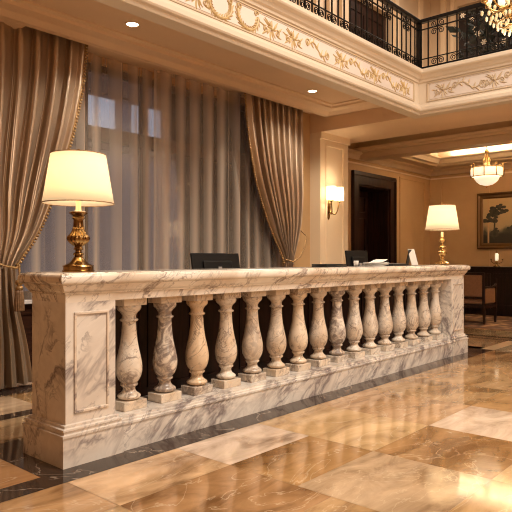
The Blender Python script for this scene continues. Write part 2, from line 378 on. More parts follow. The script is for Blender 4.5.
def sweep(bm, path, prof, closed=False):
    """profile points (out, z) swept along an XY path; out is to the right of travel, corners mitred"""
    P = [Vector((p[0], p[1])) for p in path]; N = len(P); rings = []
    for i in range(N):
        a = P[i] - P[i-1] if (i > 0 or closed) else None
        b = P[(i+1) % N] - P[i] if (i < N-1 or closed) else None
        na = Vector((a.y, -a.x)).normalized() if a is not None else None
        nb = Vector((b.y, -b.x)).normalized() if b is not None else None
        if na is None: m = nb
        elif nb is None: m = na
        else:
            m = (na + nb); m = m / max(m.dot(na), 1e-3)
        rings.append([bm.verts.new((P[i].x + m.x*o, P[i].y + m.y*o, z)) for o, z in prof])
    K = len(prof)
    for i in range(N if closed else N-1):
        a, b = rings[i], rings[(i+1) % N]
        for k in range(K): bm.faces.new((a[k], b[k], b[(k+1) % K], a[(k+1) % K]))
    if not closed:
        bm.faces.new(rings[0][::-1]); bm.faces.new(rings[-1])
def thing(name, label, cat, loc=(0, 0, 0), rz=0, group=None):
    o = bpy.data.objects.new(name, None); C.objects.link(o); o.location = loc; o.rotation_euler = (0, 0, rz)
    o.empty_display_size = 0.1
    o['label'] = label; o['category'] = cat
    if group: o['group'] = group
    return o
def tag(o, label, cat, group=None):
    o['label'] = label; o['category'] = cat
    if group: o['group'] = group
    return o
def struct(name, bm, mat, parent=None, **k):
    o = finish(name, bm, mat, parent, **k)
    if not parent: o['kind'] = 'structure'
    return o
def copy_tree(o, parent=None):
    c = o.copy(); C.objects.link(c); c.parent = parent
    for ch in [x for x in bpy.data.objects if x.parent == o]: copy_tree(ch, c)
    return c
def panel_frame(bm, x0, x1, z0, z1, y, w=0.02, d=0.012, axis='y'):
    """raised rectangular moulding on a wall facing -Y (axis y) or -X (axis x)"""
    def seg(a0, a1, b0, b1):
        if axis == 'y': box(bm, a0, a1, y - d, y + 0.004, b0, b1)
        else: box(bm, y - d, y + 0.004, a0, a1, b0, b1)
    seg(x0, x1, z0, z0+w); seg(x0, x1, z1-w, z1); seg(x0, x0+w, z0+w, z1-w); seg(x1-w, x1, z0+w, z1-w)

# ------------------------------------------------------------------ floor
XL, XR, YN = -4.0, 13.5, -6.0
WY, DY = 5.85, 6.40           # window wall plane, door wall plane
bm = new_bm(); lay = bm.loops.layers.float_color.new('tile')
PAL = [(0.50, 0.32, 0.165), (0.44, 0.26, 0.12), (0.54, 0.38, 0.22), (0.58, 0.44, 0.30), (0.48, 0.29, 0.14), (0.42, 0.24, 0.11)]
FIX = {(3, 0): (0.72, 0.60, 0.47), (3, 1): (0.44, 0.25, 0.11), (3, 2): (0.49, 0.345, 0.23), (3, 3): (0.46, 0.29, 0.14),
       (2, 0): (0.62, 0.44, 0.25), (2, 1): (0.38, 0.215, 0.10), (2, 2): (0.50, 0.32, 0.16), (1, 0): (0.44, 0.27, 0.14), (1, 1): (0.46, 0.30, 0.17),
       (4, 0): (0.57, 0.39, 0.21), (4, 1): (0.36, 0.205, 0.09), (4, 2): (0.56, 0.38, 0.21), (5, 0): (0.54, 0.36, 0.19), (5, 1): (0.70, 0.59, 0.46),
       (5, 2): (0.50, 0.33, 0.17), (6, 0): (0.50, 0.33, 0.17), (6, 1): (0.46, 0.28, 0.13), (7, 0): (0.52, 0.34, 0.18), (7, 1): (0.50, 0.32, 0.17), (8, 0): (0.48, 0.30, 0.16)}
def tile(x0, x1, y0, y1, col, z=0.0):
    g = 0.0012
    vs = [bm.verts.new(p) for p in ((x0+g, y0+g, z), (x1-g, y0+g, z), (x1-g, y1-g, z), (x0+g, y1-g, z))]
    f = bm.faces.new(vs)
    for l in f.loops: l[lay] = (*col, 1)
xs = [3.37 + 0.785*k for k in range(-10, 14)]; xs[0] = XL; xs = [x for x in xs if XL <= x < XR] + [XR]
base_i = min(range(len(xs)), key=lambda i: abs(xs[i]-2.585))
B0 = 2.955
for i in range(len(xs)-1):
    ci = i - base_i + 3           # column index; 3 = X 2.585..3.37
    x0, x1 = xs[i], xs[i+1]
    rows = [B0, 2.48] if ci < 3 else ([B0, 2.48, 1.98] if ci == 3 else [B0, 1.98])
    step = 0.72 if ci < 3 else 0.745
    while rows[-1] - step > YN: rows.append(rows[-1]-step)
    rows.append(YN)
    for r in range(len(rows)-1):
        col = FIX.get((ci, r)) or random.choice(PAL)
        col = tuple(min(1, v*(1+random.uniform(-.03, .03))) for v in col)
        tile(x0, x1, rows[r+1], rows[r], col)
# behind and beside the counter
for i in range(len(xs)-1):
    x0, x1 = xs[i], xs[i+1]
    for y0, y1 in ((3.13, 3.9), (3.9, 4.45), (4.6, 5.22), (5.5, DY+0.5)):
        if x1 <= 2.6 or x0 >= 7.9 or y0 > 3.8:
            tile(x0, x1, y0, y1, tuple(v*random.uniform(.92, 1.02) for v in random.choice(PAL)))
tile(7.945, 7.95+0.35, 3.13, 3.9, PAL[0])
# grout bed under the tiles
floor = finish('floor', bm, M_FLOOR); floor['kind'] = 'structure'
bm = new_bm(); box(bm, XL, XR, YN, DY+1.2, -0.12, -0.0015)
M_GROUT = plain('grout', (0.30, 0.19, 0.10), 0.6)
fb = struct('trim_1', bm, M_GROUT)
bm = new_bm()
def flat(x0, x1, y0, y1, z=0.0012):
    bm.faces.new([bm.verts.new(p) for p in ((x0, y0, z), (x1, y0, z), (x1, y1, z), (x0, y1, z))])
flat(XL, 8.12, B0, 3.13); flat(1.74, 8.12, 3.13, 3.9)
flat(XL, XR, 4.45, 4.6); flat(XL, XR, 5.22, 5.5)
flat(9.46, 9.58, YN, 4.45); flat(9.20, 9.28, YN, 4.45)
struct('trim_2', bm, M_BLACKMARBLE)

# ------------------------------------------------------------------ window wall, pilaster, door wall, lounge walls
def wall(name, boxes, mat=M_WALL, **k):
    bm = new_bm()
    for b in boxes: box(bm, *b)
    return struct(name, bm, mat, **k)
TOP = 7.6
WX0, WX1 = 2.95, 7.25
wall('wall_window', [(XL, WX0, WY, WY+.25, 0, 3.9), (WX1, 7.76, WY-.15, WY+.25, 0, 3.9), (WX0, WX1, WY, WY+.25, 3.42, 3.9)], M_WALL)
bm = new_bm(); box(bm, XL, WX0-0.0, WY-.05, WY, 0, 0.78); box(bm, WX0, WX1, WY-.05, WY+.2, 0, 0.76)
for k in range(8):
    x = 2.2 + k*0.62
    panel_frame(bm, x, x+0.54, 0.2, 0.68, WY-.05, 0.03, 0.014)
box(bm, XL, WX1, WY-.075, WY-.05, 0, 0.13)
struct('baseboard_window', bm, M_DARKWOOD_X)
bm = new_bm(); box(bm, XL, WX1, WY-.12, WY+.22, 0.76, 0.80); struct('trim_3', bm, M_SILL, bevel=.006)
# pilaster with sconce panel
PX0, PX1, PY = 7.76, 8.55, 5.50
bm = new_bm(); box(bm, PX0, PX1, PY, DY+.3, 0, 3.19)
for a, b_ in ((PX0+.14, PX1-.14),):
    panel_frame(bm, a, b_, 0.35, 3.02, PY, .028, .018)
box(bm, PX0-.02, PX1+.02, PY-.03, PY, 0, .16); box(bm, PX0-.02, PX1+.02, PY-.035, PY, 3.09, 3.19)
struct('wall_pilaster', bm, M_TRIM)
# door wall
DX0, DX1, DZ = 10.28, 11.52, 2.68
DD = DY+.55
wall('wall_door', [(PX1, DX0, DY, DY+.6, 0, 3.6), (DX1, XR+.2, DY, DY+.6, 0, 3.6), (DX0, DX1, DY, DY+.6, DZ, 3.6)], M_WALL)
bm = new_bm()
panel_frame(bm, 12.0, 13.2, 0.9, 3.0, DY, .035, .018); panel_frame(bm, 8.75, 9.75, 0.9, 3.0, DY, .035, .018)
panel_frame(bm, 5.0, 6.15, .95, 3.05, XR, .035, .018, 'x'); panel_frame(bm, -1.0, 1.2, .95, 3.05, XR, .035, .018, 'x')
struct('trim_4', bm, M_WALL)
bm = new_bm()
sweep(bm, [(PX1, DY), (XR, DY), (XR, YN)], [(0, 3.3), (.13, 3.3), (.12, 3.27), (.06, 3.24), (.03, 3.17), (.0, 3.16)])
sweep(bm, [(PX1, DY), (XR, DY), (XR, YN)], [(0, 3.1), (.02, 3.1), (.02, 3.07), (0, 3.07)])
struct('trim_5', bm, M_TRIM)
# door with deep casing
bm = new_bm()
cw = 0.22
for x0, x1, z0, z1 in ((DX0-cw, DX0, 0, DZ+cw), (DX1, DX1+cw, 0, DZ+cw), (DX0, DX1, DZ, DZ+cw)):
    box(bm, x0, x1, DY-.05, DY, z0, z1)
box(bm, DX0-cw, DX1+cw, DY-.07, DY, DZ+cw, DZ+cw+.03)
for s, x in ((1, DX0-cw), (-1, DX1+cw)):
    box(bm, min(x, x+s*.05), max(x, x+s*.05), DY-.075, DY-.05, 0, DZ+cw)
box(bm, DX0-cw+.05, DX1+cw-.05, DY-.075, DY-.05, DZ+cw-.05, DZ+cw)
box(bm, DX0-.001, DX0+.03, DY, DD, 0, DZ); box(bm, DX1-.03, DX1+.001, DY, DD, 0, DZ); box(bm, DX0, DX1, DY, DD, DZ-.03, DZ+.001)
dr = struct('door_1', bm, M_DARKWOOD)
bm = new_bm(); box(bm, DX0+.03, DX1-.03, DD-.06, DD, 0.005, DZ-.03)
lf = finish('door_leaf', bm, M_DARKWOOD, dr)
bm = new_bm()
for (a, b_) in ((DX0+.14, DX0+.54), (DX0+.68, DX1-.14)):
    for z0, z1 in ((.2, 1.0), (1.15, 2.1), (2.2, 2.55)):
        panel_frame(bm, a, b_, z0, z1, DD-.06, .035, .02)
finish('panel_moulding', bm, M_DARKWOOD, lf)
bm = new_bm(); box(bm, DX0+.20, DX0+.42, DD-.075, DD-.06, 2.03, 2.13); o = finish('door_plate', bm, M_SIGN, dr); o['label'] = 'small pale rectangular plate'
bm = new_bm(); sphere(bm, (DX0+.62, DD-.12, 1.05), .035); box(bm, DX0+.605, DX0+.635, DD-.12, DD-.06, 1.035, 1.065)
finish('door_knob', bm, M_BRASS_BRIGHT, dr, smooth=True)
# back wall of the lounge and gallery, far lobby walls
wall('wall_back', [(XR, XR+.2, YN, DY+.6, 0, 3.6)], M_WALL)
bm = new_bm(); box(bm, XR-.02, XR, YN, DY, 0, .16); box(bm, DX1+cw, XR, DY-.02, DY, 0, .16); box(bm, PX1, DX0-cw, DY-.02, DY, 0, .16)
struct('baseboard_back', bm, M_DARKWOOD_X)
wall('wall_left', [(XL-.2, XL, YN, DY+.6, 0, TOP)], M_WALL)
wall('wall_near', [(XL, XR+.2, YN-.2, YN, 0, TOP)], M_WALL)
wall('wall_gallery', [(XL, 9.98, DY, DY+.2, 3.9, TOP), (9.98, 11.62, DY, DY+.2, 6.4, TOP), (11.62, XR+.2, DY, DY+.2, 3.9, TOP),
                      (XR, XR+.2, YN, -.6, 3.9, TOP), (XR, XR+.2, -.6, 5.75, 7.0, TOP), (XR, XR+.2, 5.75, DY, 3.9, TOP)], M_WALL_UP)
bm = new_bm()
for k in range(9):                      # fluted pilaster strips on the gallery wall
    x = 6.3 + k*.42
    if x < 9.9: box(bm, x, x+.2, DY-.06, DY, 3.8, TOP)
box(bm, 11.75, 11.9, DY-.05, DY, 3.8, TOP); box(bm, 12.9, 13.05, DY-.05, DY, 3.8, TOP)
box(bm, XR-.05, XR, 6.0, 6.12, 3.8, TOP); box(bm, XR-.05, XR, 5.80, 5.88, 3.8, TOP)
struct('trim_6', bm, M_TRIM)
bm = new_bm(); box(bm, 9.98, 11.62, DY+.12, DY+.2, 3.8, 6.4)
for (a, b_) in ((10.1, 10.75), (10.85, 11.5)):
    for z0, z1 in ((4.0, 4.9), (5.0, 6.2)): panel_frame(bm, a, b_, z0, z1, DY+.12, .04, .02)
struct('door_2', bm, M_DARKWOOD)
bm = new_bm(); box(bm, XR+.12, XR+.2, -.6, 5.75, 3.8, 7.0)
for k in range(4): panel_frame(bm, -.4+k*1.4, .85+k*1.4, 4.0, 6.8, XR+.12, .05, .03, 'x')
struct('wall_recess', bm, M_DARKOPEN)  # no door: near-black sheet, the opening's darkness is in its colour

# ------------------------------------------------------------------ ceilings, balcony slab
wall('ceiling', [(XL, XR+.2, YN, DY+.2, TOP, TOP+.15)], M_WALL_UP)
FY, FX = 3.87, 7.80                     # frieze planes of the balcony
ZB = 3.19
wall('ceiling_desk', [(XL, 7.76, FY+.1, WY+.2, 3.5, 3.74)], M_SOFFIT)
bm = new_bm()
# inner mouldings of the soffit recess (against window wall, beam and balcony edge)
sweep(bm, [(XL, 5.37), (7.76, 5.37), (7.76, FY+.25), (XL, FY+.25)], [(-.02, 3.52), (.30, 3.52), (.30, 3.485), (.25, 3.475), (.24, 3.45), (.12, 3.44), (.06, 3.40), (0, 3.40), (-.02, 3.40)])
box(bm, XL, 7.76, 5.36, 5.385, 3.398, 3.52)
struct('trim_7', bm, M_SOFFIT)
bm = new_bm(); box(bm, XL, 2.84, 5.385, WY-.02, 3.398, 3.5); struct('ceiling_pocket', bm, M_SOFFIT)
# pelmet board the drapes hang from
# beams
wall('ceiling_beam', [(7.76, 8.87, FY+.1, DY+.2, ZB, 3.74), (7.91, 8.87, YN, FY+.1, ZB, 3.74)], M_SOFFIT)
bm = new_bm(); sweep(bm, [(8.87, DY), (8.87, YN)], [(-.02, ZB+.12), (.05, ZB+.12), (.03, ZB+.04), (0, ZB), (-.02, ZB)])
struct('trim_8', bm, M_TRIM)
wall('ceiling_passage', [(8.87, 10.3, YN, DY+.2, 3.5, 3.74)], M_CEIL)
wall('ceiling_header', [(10.3, 10.62, YN, DY, 3.17, 3.74)], M_BEAM)
bm = new_bm(); sweep(bm, [(10.3, YN), (10.3, DY)], [(-.01, 3.28), (-.05, 3.28), (-.06, 3.31), (-.11, 3.33), (-.13, 3.37), (-.01, 3.37)])
struct('trim_9', bm, M_BEAM)
TX0, TX1, TY0, TY1 = 10.7, 12.72, -3.0, 5.85
wall('ceiling_lounge', [(10.62, TX0, YN, DY, 3.3, 3.74), (TX1, XR, YN, DY, 3.3, 3.74), (TX0, TX1, TY1, DY, 3.3, 3.74), (TX0, TX1, YN, TY0, 3.3, 3.74)], M_CEIL)
wall('ceiling_tray', [(TX0, TX1, TY0, TY1, 3.68, 3.74)], M_TRAY)
bm = new_bm()
sweep(bm, [(TX0, TY0), (TX0, TY1), (TX1, TY1), (TX1, TY0)], [(-.16, 3.302), (-.16, 3.27), (-.05, 3.255), (-.02, 3.28), (.05, 3.30), (.09, 3.37), (.14, 3.40), (.14, 3.42), (-.02, 3.42), (-.02, 3.302)], closed=True)
struct('trim_10', bm, M_CEIL)
for x, y, sx, sy in ((TX0+.08, 1.5, .05, 8.0), (TX1-.08, 1.5, .05, 8.0)):
    area('cove_light', (x, y, 3.44), sx, 105, WARM, (PI, 0, 0), sy)
# gallery floor slabs
wall('floor_gallery', [(XL, 7.76, FY, DY, 3.74, 3.80), (7.76, XR, YN, DY+.1, 3.74, 3.80)], M_SOFFIT)

# balcony edge: moulded profile swept around the corner; path runs so that its right side faces the lobby
PATH = [(XL, FY), (FX, FY), (FX, YN)]
prof = [(-.12, ZB), (.035, ZB), (.045, ZB+.015), (.045, ZB+.03), (.075, ZB+.04), (.085, ZB+.055), (.085, ZB+.095), (.06, ZB+.105), (.05, ZB+.13), (.03, ZB+.14), (.03, ZB+.155), (0, ZB+.165),
        (0, 3.635), (.02, 3.645), (.025, 3.67), (.05, 3.685), (.07, 3.72), (.11, 3.735), (.12, 3.75), (.12, 3.79), (.10, 3.80), (-.12, 3.80)]
bm = new_bm(); sweep(bm, PATH, prof)
fas = struct('wall_balcony', bm, M_FASCIA, angle=25)
# frieze field and its raised border
bm = new_bm()
def frieze_box(leg, a0, a1, z0, z1, d):
    if leg == 0: box(bm, a0, a1, FY-d, FY, z0, z1)
    else: box(bm, FX-d, FX, a0, a1, z0, z1)
for leg, a0, a1 in ((0, XL, 7.62), (1, -5, 3.70)):
    frieze_box(leg, a0, a1, 3.375, 3.615, .004)
finish('frieze_panel', bm, M_FRIEZE, fas)
bm = new_bm()
for leg, a0, a1 in ((0, XL, 7.66), (1, -5, 3.74)):
    frieze_box(leg, a0, a1, 3.363, 3.375, .014); frieze_box(leg, a0, a1, 3.615, 3.627, .014)
    frieze_box(leg, a1-.012, a1, 3.375, 3.615, .014)
    frieze_box(leg, a0, a1-.04, 3.388, 3.392, .008); frieze_box(leg, a0, a1-.04, 3.598, 3.602, .008)
finish('frieze_border', bm, M_RELIEF, fas)

# ------------------------------------------------------------------ relief ornaments
def leaf(bm, p, ang, L, W, T=.012):
    """pointed raised leaf in the local XZ plane, relief towards -Y"""
    c, s = math.cos(ang), math.sin(ang)
    def q(u, v, h): return (p[0] + u*c - v*s, -h, p[1] + u*s + v*c)
    n = 5; left = []; right = []; mid = []
    for i in range(n+1):
        t = i/n; wd = W*math.sin(PI*min(t*0.92+.08, 1))**.8 * (1 - .25*t); curve = .18*L*t*t
        left.append(bm.verts.new(q(L*t, wd/2+curve, 0))); right.append(bm.verts.new(q(L*t, -wd/2+curve, 0))); mid.append(bm.verts.new(q(L*t, curve, T*(1-.5*t))))
    for i in range(n):
        bm.faces.new((left[i], mid[i], mid[i+1], left[i+1])); bm.faces.new((mid[i], right[i], right[i+1], mid[i+1]))
def spiral(bm, p, R, turns, a0, sgn=1, r=.006, lead=None):
    pts = []
    n = 22
    for i in range(n+1):
        t = i/n; a = a0 + sgn*turns*2*PI*t; rr = R*(1-t*.85)
        pts.append((p[0] + rr*math.cos(a), -.004, p[1] + rr*math.sin(a)))
    tube(bm, pts, r, 5, taper=lambda t: 1.1 - .4*t)
def motif_wreath():
    bm = new_bm()
    R = .105; pts = []
    for i in range(25):
        a = PI*0.92 + (PI*1.16)*i/24
        pts.append((R*1.15*math.cos(a), -.004, .02 + R*math.sin(a)))
    tube(bm, pts, .010, 6)
    for i in range(0, 25, 2):
        p = pts[i]; a = PI*0.92 + PI*1.16*i/24
        d = a + PI/2
        leaf(bm, (p[0], p[2]), d + .7, .05, .022); leaf(bm, (p[0], p[2]), d - .7, .05, .022)
    for s in (-1, 1): spiral(bm, (s*.10, .07), .026, 1.2, 0 if s > 0 else PI, s)
    return bm
def motif_spray(rich=False):
    bm = new_bm()
    rr_ = random.Random(3)
    for k in range(13):
        a = PI/2 + (k-6)*.47 + rr_.uniform(-.2, .2); o_ = rr_.uniform(.0, .05)
        leaf(bm, (o_*math.cos(a), o_*.6*math.sin(a)), a + rr_.uniform(-.4, .4), rr_.uniform(.045, .085), .026)
    for s in (-1, 1):
        spiral(bm, (s*.075, -.02), .030, 1.4, PI/2, -s)
        leaf(bm, (s*.09, .0), (0.5 if s > 0 else PI-.5), .06, .024)
        leaf(bm, (s*.07, -.04), (-.4 if s > 0 else PI+.4), .06, .022)
    sphere(bm, (0, -.006, 0), .014, 8, 5)
    return bm
def motif_scroll():
    bm = new_bm(); pts = []
    for i in range(20):
        t = i/19; pts.append((-.15 + .3*t, -.004, .045*math.sin(t*2*PI)))
    tube(bm, pts, .007, 5)
    for i in range(1, 19, 2):
        p = pts[i]; leaf(bm, (p[0], p[2]), 1.0 if i % 4 == 1 else -1.0, .06, .026)
    spiral(bm, (-.15, .03), .035, 1.4, -PI/2, -1); spiral(bm, (.15, -.03), .035, 1.4, PI/2, -1)
    return bm
def ornament(proto, leg, a, z=3.495, sc=1.0, flip=1):
    o = proto.copy(); C.objects.link(o); o.parent = fas
    if leg == 0: o.location = (a, FY-.004, z); o.rotation_euler = (0, 0, 0)
    else: o.location = (FX-.004, a, z); o.rotation_euler = (0, 0, -PI/2)
    sc *= 1.18; o.scale = (sc*flip, sc, sc); return o
G_W = finish('gilded_wreath', motif_wreath(), M_GILT, fas); G_S = finish('gilded_spray', motif_spray(True), M_GILT, fas); G_C = finish('gilded_scroll', motif_scroll(), M_GILT, fas)
R_S = finish('plaster_spray', motif_spray(), M_RELIEF, fas); R_C = finish('plaster_scroll', motif_scroll(), M_RELIEF, fas)
ORN0 = [('s', 2.7), ('c', 3.05), ('s', 3.36), ('s', 3.62), ('w', 3.90), ('w', 4.27), ('s', 4.62), ('s', 4.97), ('c', 5.40), ('s', 5.87), ('c', 6.25), ('s', 6.62), ('c', 7.00), ('s', 7.38)]
for q_ in (G_W, G_S, G_C, R_S, R_C): q_.scale = (1.18, 1.18, 1.18)
first = {}
for k, a in ORN0:
    proto = {'w': G_W, 's': G_S, 'c': G_C}[k]
    if k not in first:
        first[k] = 1; proto.location = (a, FY-.004, 3.495)
    else: ornament(proto, 0, a, flip=(-1 if a > 4.1 and a < 4.4 else 1))
yy = 3.50
kk = 0
while yy > 1.9:
    proto = (R_S, R_C)[kk % 2]
    if kk < 2:
        proto.location = (FX-.004, yy, 3.495); proto.rotation_euler = (0, 0, -PI/2)
    else: ornament(proto, 1, yy)
    yy -= .34; kk += 1

# ------------------------------------------------------------------ balcony railing
rail = thing('balcony_railing', 'black wrought iron balcony railing with scrollwork running around the gallery corner', 'railing', (FX-.02, FY-.02, 3.80))
RX, RY = FX-.02, FY-.02
def railbar(name, z0, z1, w):
    bm = new_bm(); h = w/2
    box(bm, 3.6-RX, h, -h, h, z0, z1); box(bm, -h, h, 1.0-RY, -h, z0, z1)
    return finish(name, bm, M_IRON, rail, bevel=.004)
railbar('top_rail', .655, .70, .07); railbar('upper_rail', .555, .573, .018); railbar('lower_rail', .150, .165, .016); railbar('bottom_rail', .03, .05, .024)
bm = new_bm(); box(bm, -.03, .03, -.03, .03, 0, .70); finish('corner_post', bm, M_IRON, rail)
bm = new_bm(); box(bm, -.0075, .0075, -.0075, .0075, .0, .67); bar = finish('bar', bm, M_IRON, rail)
bars = [(-.125*k, 0) for k in range(1, 34)] + [(0, -.135*k) for k in range(1, 20)]
bar.location = (bars[0][0], bars[0][1], 0)
for b_ in bars[1:]:
    c = bar.copy(); C.objects.link(c); c.location = (b_[0], b_[1], 0)
def scroll_bm(r=.0065):
    bm = new_bm()
    for s in (-1, 1):
        pts = []
        for i in range(30):
            t = i/29; a = (PI if s > 0 else 0) - s*1.7*2*PI*t; rr = .046*(1-.8*t)
            pts.append((s*.050 + rr*math.cos(a), 0, .095 + rr*math.sin(a)))
        tube(bm, [(0, 0, .02)] + pts, r, 5)
    return bm
sc0 = finish('scroll', scroll_bm(), M_IRON, rail)
sc_at = []
for i, b_ in enumerate(bars):
    leg = 0 if b_[1] == 0 else 1
    off = (.0625, 0) if leg == 0 else (0, .0675)
    if i % 2 == 0: sc_at.append((b_[0], b_[1], 0, leg, 1))
    if i % 4 == 2: sc_at.append((b_[0], b_[1], .70, leg, -1)); sc_at.append((b_[0], b_[1], .405, leg, 1))
for n, (x, y, z, leg, up) in enumerate(sc_at):
    c = sc0 if n == 0 else sc0.copy()
    if n: C.objects.link(c)
    c.location = (x, y, z if up > 0 else z); c.rotation_euler = (0 if up > 0 else PI, 0, 0 if leg == 0 else PI/2)

# ------------------------------------------------------------------ reception counter
X0, Y0, X1, D, HT = 1.888, 3.144, 7.73, 0.461, 1.134
ctr = thing('reception_counter', 'long cream veined marble reception counter with turned balusters and panelled end piers', 'counter', (X0, Y0, 0))
def rel(o): o.parent = ctr; o.location = Vector(o.location) - Vector((X0, Y0, 0)); return o
def pier(px0, px1, name='pier'):
    """plinth box, stepped base moulding and shaft; px0..px1 are the plinth's ends"""
    bm = new_bm()
    y1 = Y0 + D
    box(bm, px0, px1, Y0, y1, 0, .183)
    loop = [(px0, Y0), (px0, y1), (px1, y1), (px1, Y0)]
    loop_cw = [(px0, Y0), (px0, y1), (px1, y1), (px1, Y0)]
    # mouldings: path clockwise seen from above puts the outside on the left, so use negative offsets
    sweep(bm, loop_cw, [(.05, .176), (-.006, .176), (-.006, .190), (.010, .194), (.010, .208), (.003, .212), (.004, .222), (.022, .226), (.022, .240), (.038, .244), (.10, .244), (.10, .176)], closed=True)
    i = .038
    box(bm, px0+i, px1-i, Y0+i, y1-i, .23, .958)
    o = rel(finish(name, bm, M_MARBLE)); return o
P1 = pier(X0, 2.313); P2 = pier(7.27, X1)
P1['tone'] = 0.12; P2['tone'] = 0.15
# recessed-look panel mouldings on the piers
bm = new_bm(); f0 = Y0+.038
def mould(bm, a0, a1, z0, z1, plane, axis):
    w = .016
    segs = ((a0, a1, z0, z0+w), (a0, a1, z1-w, z1), (a0, a0+w, z0+w, z1-w), (a1-w, a1, z0+w, z1-w))
    for b0, b1, c0, c1 in segs:
        if axis == 'y': box(bm, b0, b1, plane-.009, plane+.002, c0, c1)
        else: box(bm, plane-.009, plane+.002, b0, b1, c0, c1)
mould(bm, X0+.038+.055, 2.313-.038-.05, .30, .90, f0, 'y')
o = rel(finish('panel_moulding', bm, M_MARBLE, bevel=.003)); o['gold'] = .35
bm = new_bm(); mould(bm, 7.27+.038+.05, X1-.038-.05, .30, .90, f0, 'y')
o = rel(finish('panel_moulding', bm, M_MARBLE, bevel=.003)); o['gold'] = .3
# low plinth wall carrying the balusters
bm = new_bm()
box(bm, 2.313, 7.27, Y0+.016, Y0+D, 0, .175)
sweep(bm, [(2.30, Y0+.016), (7.28, Y0+.016)], [(-.10, .168), (.007, .168), (.007, .181), (-.008, .184), (-.008, .196), (-.022, .199), (-.022, .212), (-.40, .212), (-.40, .168)])
pl = rel(finish('plinth', bm, M_MARBLE)); pl['tone'] = 0.30
# dark timber screen behind the balusters
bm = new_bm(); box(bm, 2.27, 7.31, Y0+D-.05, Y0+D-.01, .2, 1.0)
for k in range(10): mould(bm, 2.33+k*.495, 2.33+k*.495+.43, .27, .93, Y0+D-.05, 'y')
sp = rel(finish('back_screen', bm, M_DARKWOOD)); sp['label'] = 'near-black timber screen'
# architrave and countertop with moulded edge
ov = .025
bm = new_bm(); i = .038
box(bm, X0+i, X1-i, Y0+i, Y0+D-i, .958, 1.02)
ar = rel(finish('architrave', bm, M_MARBLE_TOP)); ar['gold'] = .12
bm = new_bm()
loop = [(X0, Y0), (X0, Y0+D), (X1, Y0+D), (X1, Y0)]
sweep(bm, loop, [(.2, 1.004), (.036, 1.004), (.030, 1.006), (.028, 1.016), (.020, 1.019), (.016, 1.030), (.006, 1.042), (.001, 1.056), (.000, 1.062), (-.006, 1.064),
                 (-.016, 1.068), (-.023, 1.078), (-.026, 1.092), (-.025, 1.106), (-.020, 1.118), (-.012, 1.126), (-.004, 1.128), (.012, 1.129), (.016, HT), (.2, HT)], closed=True)
box(bm, X0+.15, X1-.15, Y0+.15, Y0+D-.15, 1.004, HT)
tp = rel(finish('countertop', bm, M_MARBLE_TOP, angle=50))
# balusters
BP = [(.050, .270), (.058, .276), (.073, .284), (.079, .293), (.076, .303), (.064, .312), (.052, .320), (.044, .333), (.041, .345), (.044, .357), (.052, .362), (.058, .368), (.058, .378), (.052, .384), (.060, .392),
      (.072, .408), (.082, .432), (.0885, .462), (.0895, .492), (.086, .525), (.078, .565), (.067, .612), (.058, .660), (.0515, .715), (.048, .765), (.047, .790), (.050, .796), (.060, .800), (.063, .806), (.060, .812), (.050, .816),
      (.047, .824), (.048, .838), (.054, .850), (.062, .860), (.072, .868), (.079, .877), (.082, .888), (.082, .900), (.078, .906)]
bm = new_bm(); lathe(bm, BP, 36); bal0 = finish('baluster', bm, M_MARBLE_BAL, ctr, angle=55)
bm = new_bm(); box(bm, -.094, .094, -.075, .075, .212, .272); bb = finish('base_block', bm, M_MARBLE_BAL, bal0, bevel=.004)
bm = new_bm(); box(bm, -.094, .094, -.075, .075, .905, .959); cb = finish('cap_block', bm, M_MARBLE_BAL, bal0, bevel=.003)
tones = [(.08, .15), (.95, 0), (.0, .95), (.15, .1), (.45, .3), (.30, .3), (.0, .55), (.2, .25), (.95, .05), (.2, .15), (.15, .2), (.25, .1), (.35, .1), (.2, .1), (.2, .1), (.05, .15)]
btone = [(.3, .3), (.0, .2), (.75, .1), (.1, .1), (.5, .3), (.0, .3), (.2, .2), (.2, .2), (.6, .1), (.3, .1), (.2, .1), (.2, .1), (.3, .1), (.3, .1), (.2, 0), (.1, 0)]
for k in range(16):
    loc = (2.501 + .312*k - X0, .2, 0)
    if k == 0: b_, q1, q2 = bal0, bb, cb
    else:
        b_ = bal0.copy(); q1 = bb.copy(); q2 = cb.copy()
        for z in (b_, q1, q2): C.objects.link(z)
        q1.parent = b_; q2.parent = b_
    b_.location = loc
    b_['tone'], b_['gold'] = tones[k]; q1['tone'], q1['gold'] = btone[k]; q2['tone'], q2['gold'] = (btone[(k+5) % 16][0]*.8, .3)

# working desk behind the counter carrying the screens
wd = thing('service_desk', 'dark timber service desk behind the marble counter carrying the computer screens', 'desk', (4.9, 4.05, 0))
bm = new_bm(); box(bm, -1.9, 2.6, -.28, .30, .80, .84); finish('desk_top', bm, M_DARKWOOD_X, wd)
bm = new_bm()
for x in (-1.8, .3, 2.5): 
    bm2 = new_bm(); box(bm2, x-.03, x+.03, -.24, .26, .0, .80); finish('side_panel', bm2, M_DARKWOOD, wd)
bm.free()

